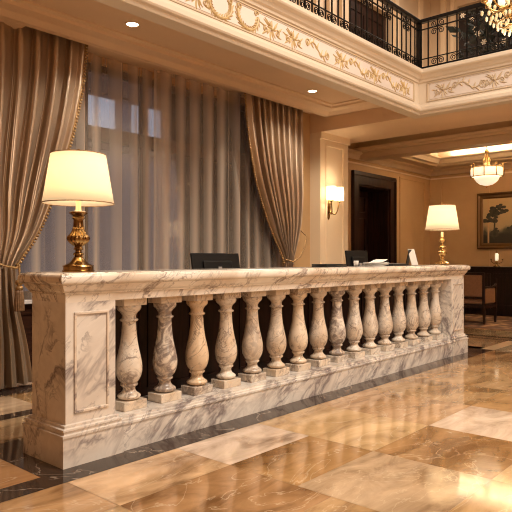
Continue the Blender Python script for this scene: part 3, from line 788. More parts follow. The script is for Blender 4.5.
# ------------------------------------------------------------------ table lamps
class Fl:
    n = 16
    def __call__(self, z): return .10 if .19 < z < .33 else 0
def table_lamp(label, loc, style):
    t = thing('table_lamp', label, 'lamp', loc)
    if style == 0:
        bm = new_bm(); lathe(bm, [(.098, 0), (.098, .012), (.092, .016), (.092, .036), (.098, .040), (.094, .048)], 48); finish('base', bm, M_BRASS, t, angle=40)
        bm = new_bm()
        lathe(bm, [(.086, .046), (.082, .052), (.062, .062), (.044, .080), (.034, .098), (.028, .108), (.022, .114), (.030, .121), (.034, .129), (.030, .137), (.020, .142), (.019, .154), (.028, .160), (.031, .167), (.026, .175), (.024, .182), (.036, .192)], 48)
        finish('pedestal', bm, M_BRASS, t, angle=50)
        bm = new_bm()
        lathe(bm, [(.036, .190), (.050, .205), (.066, .222), (.072, .240), (.068, .256), (.052, .274), (.044, .290), (.038, .306), (.034, .326)], 96, flute=Fl())
        finish('fluted_urn', bm, M_BRASS, t, smooth=True)
        bm = new_bm()
        lathe(bm, [(.033, .324), (.031, .345), (.030, .372), (.034, .380), (.040, .388), (.036, .396), (.034, .402), (.046, .414), (.056, .420), (.056, .428), (.046, .432)], 48)
        finish('neck', bm, M_BRASS, t, angle=50)
        bm = new_bm(); lathe(bm, [(.044, .431), (.046, .436), (.020, .441)], 32); finish('drip_cup', bm, M_CUP, t, angle=40)
        bm = new_bm(); lathe(bm, [(.017, .438), (.017, .585), (.012, .59)], 20); finish('candle_tube', bm, M_CANDLE, t, angle=40)
        for ch in [o for o in bpy.data.objects if o.parent == t]: ch.scale = (1, 1, .87)
        zb, zt, rb, rt, fz = .43, .735, .218, .168, .79
    else:
        bm = new_bm(); lathe(bm, [(.07, .006), (.074, .014), (.066, .022), (.040, .036), (.030, .052), (.022, .060)], 32)
        for k in range(4):
            a = k*PI/2 + .5; sphere(bm, (.078*math.cos(a), .078*math.sin(a), .016), .016, 8, 6); tube(bm, [(.04*math.cos(a), .04*math.sin(a), .035), (.075*math.cos(a), .075*math.sin(a), .02)], .012, 6)
        finish('base', bm, M_BRASS_BRIGHT, t, angle=50)
        bm = new_bm(); lathe(bm, [(.020, .058), (.020, .075), (.034, .085), (.024, .096), (.020, .105), (.034, .118), (.056, .140), (.060, .160), (.052, .178), (.030, .192), (.022, .205), (.026, .215), (.050, .228), (.046, .240), (.024, .250),
                                  (.018, .262), (.022, .290), (.040, .305), (.044, .318), (.022, .330), (.018, .36)], 32)
        finish('stem', bm, M_BRASS_BRIGHT, t, angle=60)
        bm = new_bm(); lathe(bm, [(.016, .355), (.016, .42), (.012, .425)], 20); finish('candle_tube', bm, M_CANDLE, t, angle=40)
        zb, zt, rb, rt, fz = .455, .765, .212, .163, .79
    # shade
    bm = new_bm(); n = 64; rings = []
    for r, z in ((rb, zb), (rb*.75+rt*.25, zb*.75+zt*.25), ((rb+rt)/2, (zb+zt)/2), (rb*.25+rt*.75, zb*.25+zt*.75), (rt, zt)):
        rings.append([bm.verts.new((r*math.cos(2*PI*i/n), r*math.sin(2*PI*i/n), z)) for i in range(n)])
    for a, b_ in zip(rings, rings[1:]):
        for i in range(n): bm.faces.new((a[i], a[(i+1) % n], b_[(i+1) % n], b_[i]))
    sh = finish('lamp_shade', bm, M_SHADE, t, smooth=True)
    mo = sh.modifiers.new('solid', 'SOLIDIFY'); mo.thickness = .003
    for z, r in ((zb, rb), (zt, rt)):
        bm = new_bm(); tube(bm, [(r*math.cos(2*PI*i/n), r*math.sin(2*PI*i/n), z) for i in range(n)], .0035, 6, closed=True)
        finish('shade_ring', bm, M_GOLDTRIM, sh, smooth=True)
    bm = new_bm(); tube(bm, [(0, 0, zb+.06), (0, 0, zt+.012)], .004, 6)
    for k in range(3):
        a = k*2*PI/3; tube(bm, [(0, 0, zt-.004), (rt*math.cos(a), rt*math.sin(a), zt-.004)], .0025, 5)
    finish('harp', bm, M_BRASS, t)
    bm = new_bm(); lathe(bm, [(.006, zt), (.006, zt+.012), (.012, zt+.018), (.014, zt+.026), (.010, zt+.034), (.003, zt+.038)], 16); finish('finial', bm, M_BRASS, t, smooth=True)
    bm = new_bm(); sphere(bm, (0, 0, (zb+zt)/2-.02), .03, 12, 8, 1.3); bl = finish('bulb', bm, M_BULB, t, smooth=True)
    pt = point('lamp_light', (0, 0, (zb+zt)/2+.03), 9, (1.0, 0.80, 0.54), .06); pt.parent = t
    return t
table_lamp('large ivory-shaded lamp with fluted antique brass base on the near counter end', (2.118, 3.350, HT), 0)
table_lamp('ivory-shaded lamp with slim knobbed brass stem on the far counter end', (7.47, 3.375, HT), 1)

# ------------------------------------------------------------------ things on and behind the counter
def monitor(label, loc, rz, wdt, hgt, tilt):
    t = thing('computer_monitor', label, 'monitor', loc, rz)
    bm = new_bm(); box(bm, -wdt/2, wdt/2, -.012, .012, -hgt/2, hgt/2)
    o = finish('display', bm, M_SCREEN, t, bevel=.006); o.location = (0, 0, .12+hgt/2); o.rotation_euler = (tilt, 0, 0)
    bm = new_bm(); box(bm, -wdt*.3, wdt*.3, -.035, -.010, -hgt*.25, hgt*.25); p = finish('rear_housing', bm, M_SCREEN, o, bevel=.008)
    bm = new_bm(); box(bm, -.02, .02, -.055, -.038, .0, .30); finish('stand', bm, M_GREYPLASTIC, t, bevel=.004)
    bm = new_bm(); lathe(bm, [(.11, 0), (.11, .012), (.02, .016)], 24, (0, -.03, 0)); finish('foot', bm, M_SCREEN, t, angle=40)
    return t
monitor('wide black computer screen seen from behind, in front of the sheer curtains', (4.09, 4.10, .84), -.06, .60, .31, math.radians(-10))
monitor('smaller black computer screen below the wall sconce, near the papers', (6.72, 4.18, .86), -.1, .44, .34, math.radians(-8))
t = thing('laptop', 'flat black laptop lying beside the smaller screen on the counter', 'laptop', (5.04, 3.46, HT), .04)
bm = new_bm(); box(bm, -.19, .19, -.09, .09, 0, .016); finish('keyboard_base', bm, M_BLACK, t, bevel=.004)
bm = new_bm(); box(bm, -.19, .19, -.088, .088, .017, .028); finish('lid', bm, M_SCREEN, t, bevel=.003)
bm = new_bm(); lathe(bm, [(.022, 0), (.026, .05), (.026, .06), (.022, .06), (.018, .01)], 20); o = finish('small_cup', bm, M_PAPER, smooth=True); o.location = (5.52, 3.45, HT)
tag(o, 'small white cup in front of the smaller screen', 'cup')
bm = new_bm()
for k in range(7):
    a = random.uniform(-.35, .35); m = Matrix.Translation((random.uniform(-.03, .03), random.uniform(-.015, .015), .004*k)) @ Matrix.Rotation(a*.6, 4, 'Z')
    n = 6; vs = []
    for i in range(n+1):
        u = -.13 + .26*i/n
        for v in (-.07, .07): vs.append(bm.verts.new(m @ Vector((u, v, .002 + (.045 if k > 4 else .02)*max(0, (i/n-.35))**1.5))))
    for i in range(n): bm.faces.new((vs[2*i], vs[2*i+2], vs[2*i+3], vs[2*i+1]))
o = finish('paper_stack', bm, M_PAPER); o.location = (5.93, 3.45, HT); o.scale = (1.25, 1, 1.5); tag(o, 'loose curled white papers on the counter between screen and black folder', 'papers')
mo = o.modifiers.new('s', 'SOLIDIFY'); mo.thickness = .0015
t = thing('document_folder', 'flat black folder lying on the counter left of the white card', 'folder', (6.38, 3.47, HT), .05)
bm = new_bm(); box(bm, -.22, .20, -.09, .09, 0, .022); finish('cover', bm, M_BLACK, t, bevel=.003)
bm = new_bm(); box(bm, -.10, .15, -.06, .075, .022, .026); finish('paper_sheet', bm, M_GREYPLASTIC, t)
t = thing('display_card', 'white card leaning on a black easel beside the far lamp', 'card', (6.74, 3.42, HT), -.05)
bm = new_bm(); box(bm, -.075, .075, -.003, .003, 0, .20); o = finish('card', bm, M_PAPER, t); o.rotation_euler = (math.radians(-16), 0, 0); o.location = (.02, -.02, .004)
bm = new_bm(); box(bm, -.085, .02, -.002, .004, 0, .19); o = finish('easel', bm, M_BLACK, t); o.rotation_euler = (math.radians(12), 0, .25); o.location = (-.01, .06, .002)
bm = new_bm(); box(bm, -.08, .08, -.03, .07, 0, .006); finish('easel_foot', bm, M_BLACK, t)

# ------------------------------------------------------------------ window
bm = new_bm(); n = 0
fy0, fy1 = WY+.06, WY+.14
for z0, z1 in ((.80, .88), (2.56, 2.72), (3.34, 3.42)): box(bm, WX0, WX1, fy0, fy1, z0, z1)
for x in (WX0, 3.78, 4.62, 5.46, 6.30, WX1-.08): box(bm, x, x+.08, fy0, fy1, .8, 3.42)
wn = struct('window_1', bm, M_FRAME_WIN)
bm = new_bm(); box(bm, WX0, WX1, WY+.095, WY+.101, .82, 3.40); finish('glass_pane', bm, M_GLASS, wn)
# street side
b = thing('building', 'pale stone building across the street dimly seen through the sheer curtains', 'building', (6, 13, 0))
bm = new_bm(); box(bm, -9, 12, 0, 1, -2, 9); finish('facade', bm, M_BUILDING, b)
for i in range(13):
    x = -8.2 + i*1.5
    bm = new_bm(); box(bm, x, x+.95, -.04, 0, 4.5, 5.25); finish('window', bm, M_OUTGLASS, b)
bm = new_bm(); box(bm, -9, 12, -.15, 0, 5.35, 8.5); box(bm, -9, 12, -.12, 0, 3.95, 4.35); finish('dark_cornice', bm, M_OUTDARK, b)
bm = new_bm(); box(bm, -6, 22, WY+.3, 20, -2.2, -2.0)
struct('ground_street', bm, M_BUILDING)

# ------------------------------------------------------------------ sheers and drapes
def interp(tab, z):
    if z >= tab[0][0]: return tab[0][1]
    for (a, va), (b_, vb) in zip(tab, tab[1:]):
        if z >= b_: 
            t = (z-b_)/(a-b_); return vb + (va-vb)*t
    return tab[-1][1]
def smooth_tab(tab, z, h=.12):
    return sum(interp(tab, z + d*h) for d in (-1, -.5, 0, .5, 1))/5
def sheer(label, x0, x1, y, nf, seed):
    rnd = random.Random(seed); cols = nf*14; rows = 8; bm = new_bm(); g = []
    ph = [rnd.uniform(-.25, .25) for _ in range(nf+2)]; am = [rnd.uniform(.6, 1.2) for _ in range(nf+2)]
    for r in range(rows+1):
        z = 3.47 - (3.47-.815)*r/rows; row = []
        for c in range(cols+1):
            s = c/cols; k = s*nf; i = int(k); fr = k - i
            A = am[i]*(1-fr) + am[i+1]*fr; P_ = ph[i]*(1-fr) + ph[i+1]*fr
            yy = y + .034*A*(.6+.4*r/rows)*(math.sin(2*PI*(k+P_)) + .3*math.sin(4*PI*k+1)); xx = x0 + (x1-x0)*s + .030*math.sin(2*PI*k+.8)
            row.append(bm.verts.new((xx, yy, z)))
        g.append(row)
    for a, b_ in zip(g, g[1:]):
        for c in range(cols): bm.faces.new((a[c], a[c+1], b_[c+1], b_[c]))
    o = finish('sheer_curtain', bm, M_SHEER, smooth=True)
    return tag(o, label, 'curtain', 'sheer voile curtains')
sheer('translucent voile curtain hanging behind the large lamp', 2.2, 4.85, WY-.09, 11, 3)
sheer('translucent voile curtain hanging behind the wide computer screen', 4.58, 7.22, WY-.19, 11, 5)

def drape(bm, lt, rt, z0, z1, y, N, amp, rows=60, lead_right=True, phase=0.0, seed=1):
    rnd = random.Random(seed); cols = N*14; g = []; edge = []
    wob = [rnd.uniform(.7, 1.25) for _ in range(N+2)]; sh = [rnd.uniform(-.18, .18) for _ in range(N+2)]; sh[0] = sh[N] = 0
    for r in range(rows+1):
        z = z0 + (z1-z0)*r/rows; a, b_ = smooth_tab(lt, z), smooth_tab(rt, z); row = []
        wdt = abs(b_-a)
        A = amp(z)
        for c in range(cols+1):
            s = c/cols; k = s*N; i = int(k); fr = k-i
            W = wob[i]*(1-fr) + wob[i+1]*fr; S = sh[i]*(1-fr) + sh[i+1]*fr
            q = 2*PI*(k+S+phase)
            kl = (N-k) if lead_right else k
            W *= min(1, .35 + .45*kl)
            yy = y - A*W*(2.1*abs(math.sin(q/2)) - 1.05 + .16*math.sin(3*q+.7+z*.8)*min(1, k, N-k))
            xx = a + (b_-a)*s + .22*wdt/N*math.cos(q)*min(1, k, N-k)
            row.append(bm.verts.new((xx, yy, z)))
        g.append(row); edge.append(row[-1 if lead_right else 0].co.copy())
    for a, b_ in zip(g, g[1:]):
        for c in range(cols): bm.faces.new((a[c], a[c+1], b_[c+1], b_[c]))
    return edge
def beads(name, pts, parent, r=.015, dx=0):
    bm = new_bm(); tube(bm, pts, .009, 6)
    acc = 0; last = pts[0]
    for a, b_ in zip(pts, pts[1:]):
        L = (b_-a).length; d = 0
        while acc + (L-d) >= .034:
            d += .034-acc; acc = 0; p = a.lerp(b_, d/L)
            bmesh.ops.create_icosphere(bm, subdivisions=1, radius=r, matrix=Matrix.Translation((p.x+dx, p.y-.012, p.z)))
        acc += L-d
    return finish(name, bm, M_GOLDTRIM, parent, smooth=True)
CY = 5.50
# left drape: tied at z 1.2
cl = thing('drape', 'bronze satin drape tied back with a tasselled cord at the left of the window', 'curtain', (0, 0, 0), group=None)
lead = [(3.50, 3.56), (3.06, 3.52), (2.74, 3.46), (2.42, 3.38), (2.16, 3.29), (1.90, 3.20), (1.60, 3.09), (1.35, 2.96), (1.17, 2.80), (1.08, 2.78)]
outer = [(3.50, 1.85), (2.4, 1.95), (1.8, 2.10), (1.4, 2.32), (1.17, 2.46), (1.08, 2.47)]
amp_u = lambda z: .045 + .020*min(1, max(0, (3.4-z)/1.2)) - .030*max(0, (1.7-z)/.6)
bm = new_bm(); e1 = drape(bm, outer, lead, 3.49, 1.12, CY, 10, amp_u, 70, True, .5, 11)
up = finish('draped_panel', bm, M_SATIN, cl, smooth=True)
beads('beaded_fringe', e1, cl, dx=.012)['kind'] = 'stuff'
low_r = [(1.14, 2.78), (1.0, 2.79), (.8, 2.81), (.44, 2.90), (0, 2.97)]
low_l = [(1.14, 2.45), (.9, 2.42), (.4, 2.30), (0, 2.2)]
bm = new_bm(); drape(bm, low_l, low_r, 1.14, .03, CY-.02, 6, lambda z: .04 + .05*(1-z/1.14), 30, True, .3, 5)
finish('lower_skirt', bm, M_SATIN, cl, smooth=True)
def rope(bm, pts, r=.011, tw=14):
    pts = [Vector(p) for p in pts]
    for s in range(2):
        q = []
        N = 60
        for i in range(N+1):
            t = i/N*(len(pts)-1); k = min(int(t), len(pts)-2); p = pts[k].lerp(pts[k+1], t-k)
            a = tw*2*PI*i/N + s*PI
            q.append(p + Vector((math.cos(a)*r*.55, math.sin(a)*r*.55, math.sin(a)*r*.55)))
        tube(bm, q, r*.75, 5)
bm = new_bm()
rope(bm, [(2.42, 5.42, 1.27), (2.50, 5.36, 1.20), (2.62, 5.33, 1.15), (2.74, 5.36, 1.13), (2.81, 5.44, 1.15), (2.80, 5.56, 1.18)])
tb = finish('tieback_cord', bm, M_GOLDTRIM, cl, smooth=True)
def tassel(bm, x, y, z, s=1):
    rope(bm, [(x, y, z), (x+.004, y, z-.08*s), (x, y, z-.15*s)], .009, 6)
    lathe(bm, [(.012, 0), (.030, -.012), (.036, -.035), (.026, -.055), (.018, -.060), (.030, -.072), (.034, -.10)], 16, (x, y, z-.13*s))
def tassel_skirt(bm, x, y, z, s=1):
    fl = lambda zz: .18
    class Q:
        n = 14
        def __call__(self, zz): return .16
    lathe(bm, [(.032, 0), (.038, -.03), (.044, -.10), (.047, -.19), (.046, -.20)], 84, (x, y, z-.225*s), flute=Q())
bm = new_bm(); tassel(bm, 2.735, 5.30, 1.16); th = finish('tassel', bm, M_GOLDTRIM, cl, smooth=True)
bm = new_bm(); tassel_skirt(bm, 2.735, 5.30, 1.16); finish('tassel_skirt', bm, M_TASSEL, th, smooth=True)
# right drape
cr = thing('drape', 'bronze satin drape tied back to the right at the pilaster end of the window', 'curtain', (0, 0, 0))
lead = [(3.50, 6.02), (3.2, 6.05), (2.82, 6.11), (2.30, 6.25), (1.90, 6.43), (1.48, 6.66), (1.25, 6.84), (1.12, 6.88)]
outer = [(3.50, 7.32), (2.1, 7.30), (1.7, 7.24), (1.4, 7.14), (1.2, 7.05), (1.1, 7.04)]
bm = new_bm(); e2 = drape(bm, lead, outer, 3.49, 1.14, CY, 9, amp_u, 70, False, 0, 23)
finish('draped_panel', bm, M_SATIN, cr, smooth=True)
for p_ in e2: p_.y -= .02
beads('beaded_fringe', e2, cr, dx=-.022)['kind'] = 'stuff'
bm = new_bm(); drape(bm, [(1.16, 6.86), (.5, 6.78), (0, 6.72)], [(1.16, 7.06), (.6, 7.12), (0, 7.18)], 1.16, .03, CY-.02, 5, lambda z: .03 + .05*(1-z/1.14), 24, True, .3, 6)
finish('lower_skirt', bm, M_SATIN, cr, smooth=True)
bm = new_bm(); rope(bm, [(7.30, 5.56, 1.66), (7.24, 5.38, 1.55), (7.14, 5.34, 1.38), (7.02, 5.33, 1.24), (6.90, 5.36, 1.17), (6.84, 5.45, 1.20)], tw=18)
finish('tieback_cord', bm, M_GOLDTRIM, cr, smooth=True)

# ------------------------------------------------------------------ recessed downlights
for k, (x, y, lb) in enumerate(((3.63, 4.80, 'round recessed downlight in the soffit, the one above the large lamp'), (6.70, 4.88, 'round recessed downlight in the soffit, the one near the right drape'))):
    t = thing('downlight', lb, 'ceiling light', (x, y, 3.5), group='recessed soffit downlights')
    bm = new_bm(); tube(bm, [(.062*math.cos(a*PI/16), .062*math.sin(a*PI/16), -.003) for a in range(32)], .008, 6, closed=True); finish('ring', bm, M_TRIM, t, smooth=True)
    bm = new_bm(); lathe(bm, [(.056, -.006), (.056, 0)], 32); finish('lens', bm, M_DOWN, t)
    s = spot('downlight_beam', (x, y, 3.48), 130, WARM, 130, .05); 
s = spot('downlight_beam', (8.0, 5.15, 3.17), 18, WARM, 80, .05)

# ------------------------------------------------------------------ wall sconce
t = thing('wall_sconce', 'brass two-arm wall sconce with white drum shades on the pilaster', 'wall light', (7.98, PY, 2.05))
bm = new_bm(); lathe(bm, [(.012, -.22), (.03, -.19), (.045, -.12), (.052, -.03), (.05, .05), (.03, .10), (.01, .12)], 20, (0, -.02, 0))
for v in bm.verts: v.co.y = -.001 - max(0, -.02 - v.co.y + .0)*.6 if v.co.y < -.02 else -.001
finish('back_plate', bm, M_BRASS, t, smooth=True)
for s in (-1, 1):
    bm = new_bm(); pts = []
    for i in range(14):
        u = i/13; pts.append((s*(.11*u) , -.03 - .10*math.sin(u*PI/2), -.08 - .08*math.sin(u*PI) + .14*u*u))
    tube(bm, pts, .010, 8); lathe(bm, [(.008, .05), (.03, .06), (.034, .07), (.012, .075)], 16, (s*.11, -.13, 0))
    for i in range(4): leaf_ang = i
    arm = finish('arm', bm, M_BRASS, t, smooth=True)
    bm = new_bm(); lathe(bm, [(.074, .085), (.074, .087), (.068, .29), (.066, .29)], 32, (s*.11, -.13, 0)); 
    for f in [f for f in bm.faces if len(f.verts) > 8]: bm.faces.remove(f)
    sh = finish('lamp_shade', bm, M_SCONCE, arm, smooth=True)
    p = point('sconce_light', (s*.11, -.13, .19), 7, (1.0, .82, .56), .04); p.parent = t

# ------------------------------------------------------------------ lounge chandelier
t = thing('pendant_chandelier', 'brass lounge pendant with white panelled glass ring and alabaster bowl under the tray ceiling', 'chandelier', (11.55, 4.33, 0))
bm = new_bm(); lathe(bm, [(.0, 3.68), (.07, 3.68), (.07, 3.66), (.03, 3.63), (.0101, 3.62)][1:], 24); tube(bm, [(0, 0, 3.65), (0, 0, 3.28)], .009, 6)
lathe(bm, [(.01, 3.30), (.035, 3.27), (.04, 3.24), (.015, 3.2), (.03, 3.17), (.02, 3.12), (.012, 3.0), (.03, 2.96), (.012, 2.9)], 20); finish('stem', bm, M_BRASS_BRIGHT, t, smooth=True)
for k in range(8):
    a = k*PI/4 + .2; ca, sa = math.cos(a), math.sin(a)
    bm = new_bm(); tube(bm, [(.02*ca, .02*sa, 3.2), (.06*ca, .06*sa, 3.08), (.05*ca, .05*sa, 3.0), (.12*ca, .12*sa, 2.93), (.27*ca, .27*sa, 2.96), (.29*ca, .29*sa, 2.99)], .008, 6)
    sphere(bm, (.285*ca, .285*sa, 3.0), .018, 8, 6); finish('arm', bm, M_BRASS_BRIGHT, t, smooth=True)
bm = new_bm(); 
for z in (2.94, 2.77): tube(bm, [(.285*math.cos(i*PI/16), .285*math.sin(i*PI/16), z) for i in range(32)], .009, 6, closed=True)
for k in range(8): a = k*PI/4+.2; tube(bm, [(.292*math.cos(a), .292*math.sin(a), 2.95), (.292*math.cos(a), .292*math.sin(a), 2.76)], .01, 6)
finish('brass_frame', bm, M_BRASS_BRIGHT, t, smooth=True)
bm = new_bm(); 
for i in range(32):
    pass
lathe(bm, [(.275, 2.78), (.29, 2.81), (.29, 2.90), (.275, 2.935)], 32)
for f in [f for f in bm.faces if len(f.verts) > 8]: bm.faces.remove(f)
finish('glass_ring', bm, M_GLOBE, t, smooth=True)
bm = new_bm(); lathe(bm, [(.23, 2.77), (.215, 2.72), (.18, 2.67), (.12, 2.625), (.05, 2.605), (.012, 2.60)], 32); finish('alabaster_bowl', bm, M_GLOBE, t, smooth=True)
bm = new_bm(); lathe(bm, [(.004, 2.56), (.014, 2.575), (.018, 2.59), (.008, 2.602)], 12); finish('finial', bm, M_BRASS_BRIGHT, t, smooth=True)
p = point('chandelier_uplight', (11.55, 4.33, 3.0), 3, WARM, .08)

# ------------------------------------------------------------------ crystal chandelier in the lobby
cx, cy, cz = 5.72, 1.90, 3.55
t = thing('crystal_chandelier', 'gilt crystal chandelier with candle lights hanging in the lobby beside the balcony', 'chandelier', (cx, cy, cz))
bm = new_bm(); tube(bm, [(0, 0, .5), (0, 0, TOP-cz)], .012, 6); lathe(bm, [(.0101, -.16), (.03, -.13), (.05, -.09), (.03, -.05), (.02, 0), (.045, .05), (.06, .10), (.03, .16), (.02, .3), (.05, .36), (.03, .42), (.012, .55)], 20)
finish('stem', bm, M_BRASS_BRIGHT, t, smooth=True)
armp = None
for k in range(10):
    a = k*PI/5 + .12; ca, sa = math.cos(a), math.sin(a)
    bm = new_bm(); pts = []
    for i in range(15):
        u = i/14; rr = .03 + .22*u; pts.append((rr*ca, rr*sa, .02 - .10*math.sin(u*PI*.9) + .05*u))
    tube(bm, pts, .008, 6); lathe(bm, [(.006, .03), (.03, .045), (.034, .055), (.01, .058)], 14, (.25*ca, .25*sa, 0))
    arm = finish('arm', bm, M_BRASS_BRIGHT, t, smooth=True)
    bm = new_bm(); lathe(bm, [(.010, .055), (.010, .10)], 10, (.25*ca, .25*sa, 0)); finish('candle_tube', bm, M_CANDLE, arm)
    bm = new_bm(); lathe(bm, [(.028, .085), (.034, .11), (.036, .15), (.030, .185)], 16, (.25*ca, .25*sa, 0)); finish('glass_shade', bm, M_GLOBE, arm, smooth=True)
    for j in range(3):
        bm = new_bm(); rr = .27 - .06*j; zz = -.005 - .055*(j == 0) - .06*j
        bmesh.ops.create_icosphere(bm, subdivisions=1, radius=.016, matrix=Matrix.Translation((rr*ca, rr*sa, zz)) @ Matrix.Diagonal((1, 1, 1.7, 1)))
        finish('crystal_drop', bm, M_CRYSTAL, arm)
for ring, (R, z, n) in enumerate(((.20, -.13, 14), (.14, -.19, 12), (.08, -.24, 8), (.10, .28, 10))):
    bm = new_bm(); tube(bm, [(R*math.cos(i*PI/12), R*math.sin(i*PI/12), z+.02) for i in range(24)], .006, 6, closed=True)
    rg = finish('bead_ring', bm, M_BRASS_BRIGHT, t, smooth=True)
    for k in range(n):
        a = k*2*PI/n; bm = new_bm()
        bmesh.ops.create_icosphere(bm, subdivisions=1, radius=.014, matrix=Matrix.Translation((R*math.cos(a), R*math.sin(a), z-.01)) @ Matrix.Diagonal((1, 1, 1.8, 1)))
        finish('crystal_drop', bm, M_CRYSTAL, rg)
point('chandelier_light', (cx, cy, cz+.9), 30, WARM, .15)
point('chandelier_light', (cx, cy, cz-.42), 8, WARM, .15)

# ------------------------------------------------------------------ gallery flowers
t = thing('flower_arrangement', 'dark leafy arrangement with pale cream blossoms behind the balcony railing', 'flower arrangement', (8.75, 2.85, 3.80))
t.scale = (1.35, 1.35, 1.35)
rnd = random.Random(4)
bm = new_bm(); lathe(bm, [(.10, 0), (.16, .05), (.2, .16), (.16, .25), (.18, .28)], 20); finish('planter', bm, M_POT, t, smooth=True)
bm = new_bm()
for k in range(620):
    a = rnd.uniform(0, 2*PI); r = rnd.uniform(0, .55); z = rnd.uniform(.12, .75 - .35*r)
    p = Vector((r*math.cos(a), r*1.1*math.sin(a), z)); d = Vector((rnd.uniform(-1, 1), rnd.uniform(-1, 1), rnd.uniform(-.2, 1))).normalized()
    u = d.cross(Vector((rnd.uniform(-1, 1), 1, rnd.uniform(-1, 1)))).normalized(); L = rnd.uniform(.09, .16)
    q = [p, p+d*L*.5+u*L*.22, p+d*L, p+d*L*.5-u*L*.22]; bm.faces.new([bm.verts.new(v) for v in q])
finish('foliage', bm, M_FOLIAGE, t)
for k in range(16):
    bm = new_bm(); px = (-.05 + .02*rnd.random(), -.5 + .065*k + rnd.uniform(-.02, .02)); z = .42 + .22*math.sin(k*.5) + rnd.uniform(-.05, .05)
    c = Vector((-.30 + rnd.uniform(-.1, .1), px[1], z))
    for j in range(6):
        a = j*PI/3; leafv = [c, c+Vector((-.012, math.cos(a-.4)*.022, math.sin(a-.4)*.022)), c+Vector((-.006, math.cos(a)*.036, math.sin(a)*.036)), c+Vector((-.012, math.cos(a+.4)*.022, math.sin(a+.4)*.022))]
        bm.faces.new([bm.verts.new(v) for v in leafv])
    sphere(bm, c, .012, 6, 4)
    finish('blossom', bm, M_FLOWER, t)

# ------------------------------------------------------------------ painting
t = thing('framed_painting', 'gilt framed landscape painting of dark trees on the lounge wall', 'painting', (XR, 4.18, 2.045))
HW, HH = 1.08, .62
bm = new_bm(); w_ = .13
sweep(bm, [(-HW, -HH), (HW, -HH), (HW, HH), (-HW, HH)], [(0, 0), (0, .05), (-.03, .065), (-.06, .04), (-.10, .045), (-.13, .02), (-.13, 0)], closed=True)
for v in bm.verts: x, y, z = v.co; v.co = (-z, x, y)
finish('frame', bm, plain('gilt_bronze_frame', (.16, .08, .028), .35, .5), t, angle=30)
bm = new_bm(); box(bm, -.015, 0, -HW+.11, HW-.11, -HH+.11, HH-.11); cv = finish('canvas', bm, M_CANVAS, t)
bm = new_bm()
rnd = random.Random(9)
def blob(y, z, r, n=9):
    for k in range(n):
        a = rnd.uniform(0, 2*PI); d = r*rnd.uniform(0, 1); rr = r*rnd.uniform(.25, .5)
        c = (y+d*math.cos(a), z+d*.6*math.sin(a)); m = 9
        vs = [bm.verts.new((-.018-.0002*k, c[0]+rr*rnd.uniform(.7, 1.15)*math.cos(2*PI*i/m), c[1]+rr*.7*rnd.uniform(.7, 1.15)*math.sin(2*PI*i/m))) for i in range(m)]
        bm.faces.new(vs)
for y, z, r in ((.72, .18, .2), (.62, .28, .14), (.8, .02, .16), (.5, .22, .12), (.05, -.05, .2), (.2, -.22, .22), (-.1, .05, .18), (-.25, -.2, .2), (.75, -.25, .15), (.0, .15, .1), (-.5, .0, .25)): blob(y, z, r)
bm.faces.new([bm.verts.new(p) for p in ((-.017, .70, -.4), (-.017, .74, -.4), (-.017, .70, .2), (-.017, .67, .2))])
finish('painted_trees', bm, M_PAINTDARK, cv)

# ------------------------------------------------------------------ sideboard, candle lamp
t = thing('sideboard', 'long ebonised sideboard against the lounge wall under the painting', 'sideboard', (XR-.32, 3.95, 0))
bm = new_bm(); box(bm, -.24, .28, -1.6, 1.6, .10, .99); finish('body', bm, M_BLACKWOOD, t)
bm = new_bm(); box(bm, -.30, .28, -1.65, 1.65, .99, 1.04); finish('top', bm, M_BLACKWOOD, t, bevel=.008)
bm = new_bm(); box(bm, -.22, .28, -1.58, 1.58, 0, .10); finish('plinth_base', bm, M_BLACKWOOD, t)
for k in range(4):
    y = -1.54 + k*.785
    bm = new_bm(); box(bm, -.258, -.24, y, y+.74, .15, .90); panel_frame(bm, y+.07, y+.67, .22, .83, -.258, .02, .01, 'x'); d = finish('door', bm, M_BLACKWOOD, t)
    bm = new_bm(); sphere(bm, (-.285, y+.06, .55), .016, 8, 6); finish('knob', bm, M_BRASS, d, smooth=True)
t = thing('candle_lamp', 'small brass candle lamp with glowing white candle on the sideboard', 'lamp', (XR-.34, 4.72, 1.04))
bm = new_bm(); lathe(bm, [(.07, 0), (.07, .012), (.03, .03), (.018, .06), (.03, .08), (.016, .10), (.02, .13)], 16); finish('base', bm, M_BRASS, t, smooth=True)
for s in (-1, 1):
    bm = new_bm(); tube(bm, [(0, 0, .09), (0, s*.06, .07), (0, s*.11, .10), (0, s*.12, .15)], .008, 6); lathe(bm, [(.008, 0), (.024, .012), (.024, .018)], 10, (0, s*.12, .15))
    finish('arm', bm, M_BRASS, t, smooth=True)
bm = new_bm(); lathe(bm, [(.03, .13), (.036, .16), (.036, .26), (.022, .29)], 16); finish('glass_shade', bm, M_GLOBE, t, smooth=True)
bm = new_bm(); lathe(bm, [(.02, .28), (.014, .31), (.004, .35)], 10); finish('finial', bm, M_BRASS, t, smooth=True)

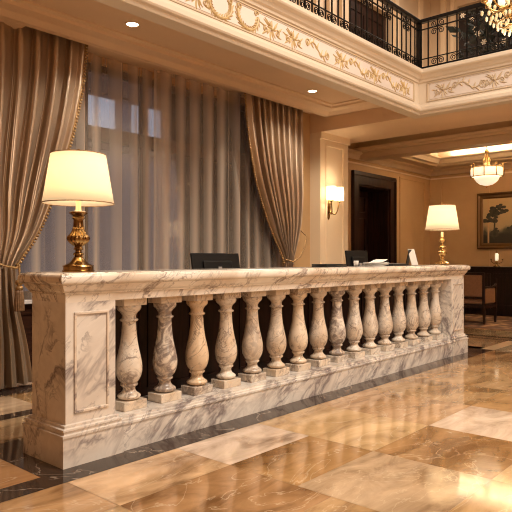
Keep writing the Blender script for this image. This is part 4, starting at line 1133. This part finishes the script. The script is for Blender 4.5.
# ------------------------------------------------------------------ armchair, facing +X
def armchair(label, loc, rz):
    t = thing('armchair', label, 'chair', loc, rz)
    S, Dp = .31, .56
    def leg(x, y, h0=0):
        bm = new_bm(); 
        for z0, z1, a, b_ in ((0, .30, .016, .024),):
            vs = []
            for z, r in ((z0, a), (z1, b_)):
                vs += [bm.verts.new((x+dx*r, y+dy*r, z)) for dx, dy in ((-1, -1), (1, -1), (1, 1), (-1, 1))]
            for i in range(4): bm.faces.new((vs[i], vs[(i+1) % 4], vs[4+(i+1) % 4], vs[4+i]))
            bm.faces.new(vs[:4][::-1]); bm.faces.new(vs[4:])
        finish('leg', bm, M_DARKWOOD, t)
    for x in (0, Dp):
        for y in (-S, S): leg(x, y)
    bm = new_bm(); box(bm, -.02, Dp+.02, -S-.02, S+.02, .29, .36); finish('seat_frame', bm, M_DARKWOOD, t, bevel=.005)
    bm = new_bm(); box(bm, .0, Dp+.01, -S, S, .36, .47); finish('seat', bm, M_CHAIR, t, bevel=.025)
    bm = new_bm()
    for y in (-S, S): box(bm, -.045, -.005, y-.022, y+.022, .30, .93)
    box(bm, -.05, 0, -S-.022, S+.022, .90, .945); box(bm, -.045, -.005, -S, S, .46, .50)
    finish('back_frame', bm, M_DARKWOOD, t, bevel=.004)
    bm = new_bm(); box(bm, -.052, .05, -S+.022, S-.022, .50, .90); finish('backrest', bm, M_CHAIR, t, bevel=.02)
    for y in (-S, S):
        bm = new_bm(); tube(bm, [(0, y, .68), (.2, y, .67), (.40, y, .66), (.52, y, .69), (.58, y, .72)], .022, 8)
        box(bm, Dp-.03, Dp+.01, y-.02, y+.02, .36, .68); am = finish('armrest', bm, M_DARKWOOD, t, smooth=False)
        bm = new_bm(); box(bm, .03, Dp-.04, y-.014, y+.014, .38, .65); finish('arm_panel', bm, M_CHAIR, am, bevel=.008)
    return t
armchair('dark wood armchair with tan upholstered back beside the counter end', (11.05, 4.50, .012), .0)
# rug
bm = new_bm(); box(bm, 10.45, 12.9, 1.2, 5.9, 0.002, .010)
o = finish('area_rug', bm, M_RUG); tag(o, 'brown patterned rug under the armchair', 'rug')
bm = new_bm()
for a in ((10.45, 10.62, 1.2, 5.9), (12.73, 12.9, 1.2, 5.9), (10.62, 12.73, 1.2, 1.37), (10.62, 12.73, 5.73, 5.9)): box(bm, *a, .009, .0115)
p = finish('border', bm, M_RUGEDGE, o)
bpy.context.view_layer.update()
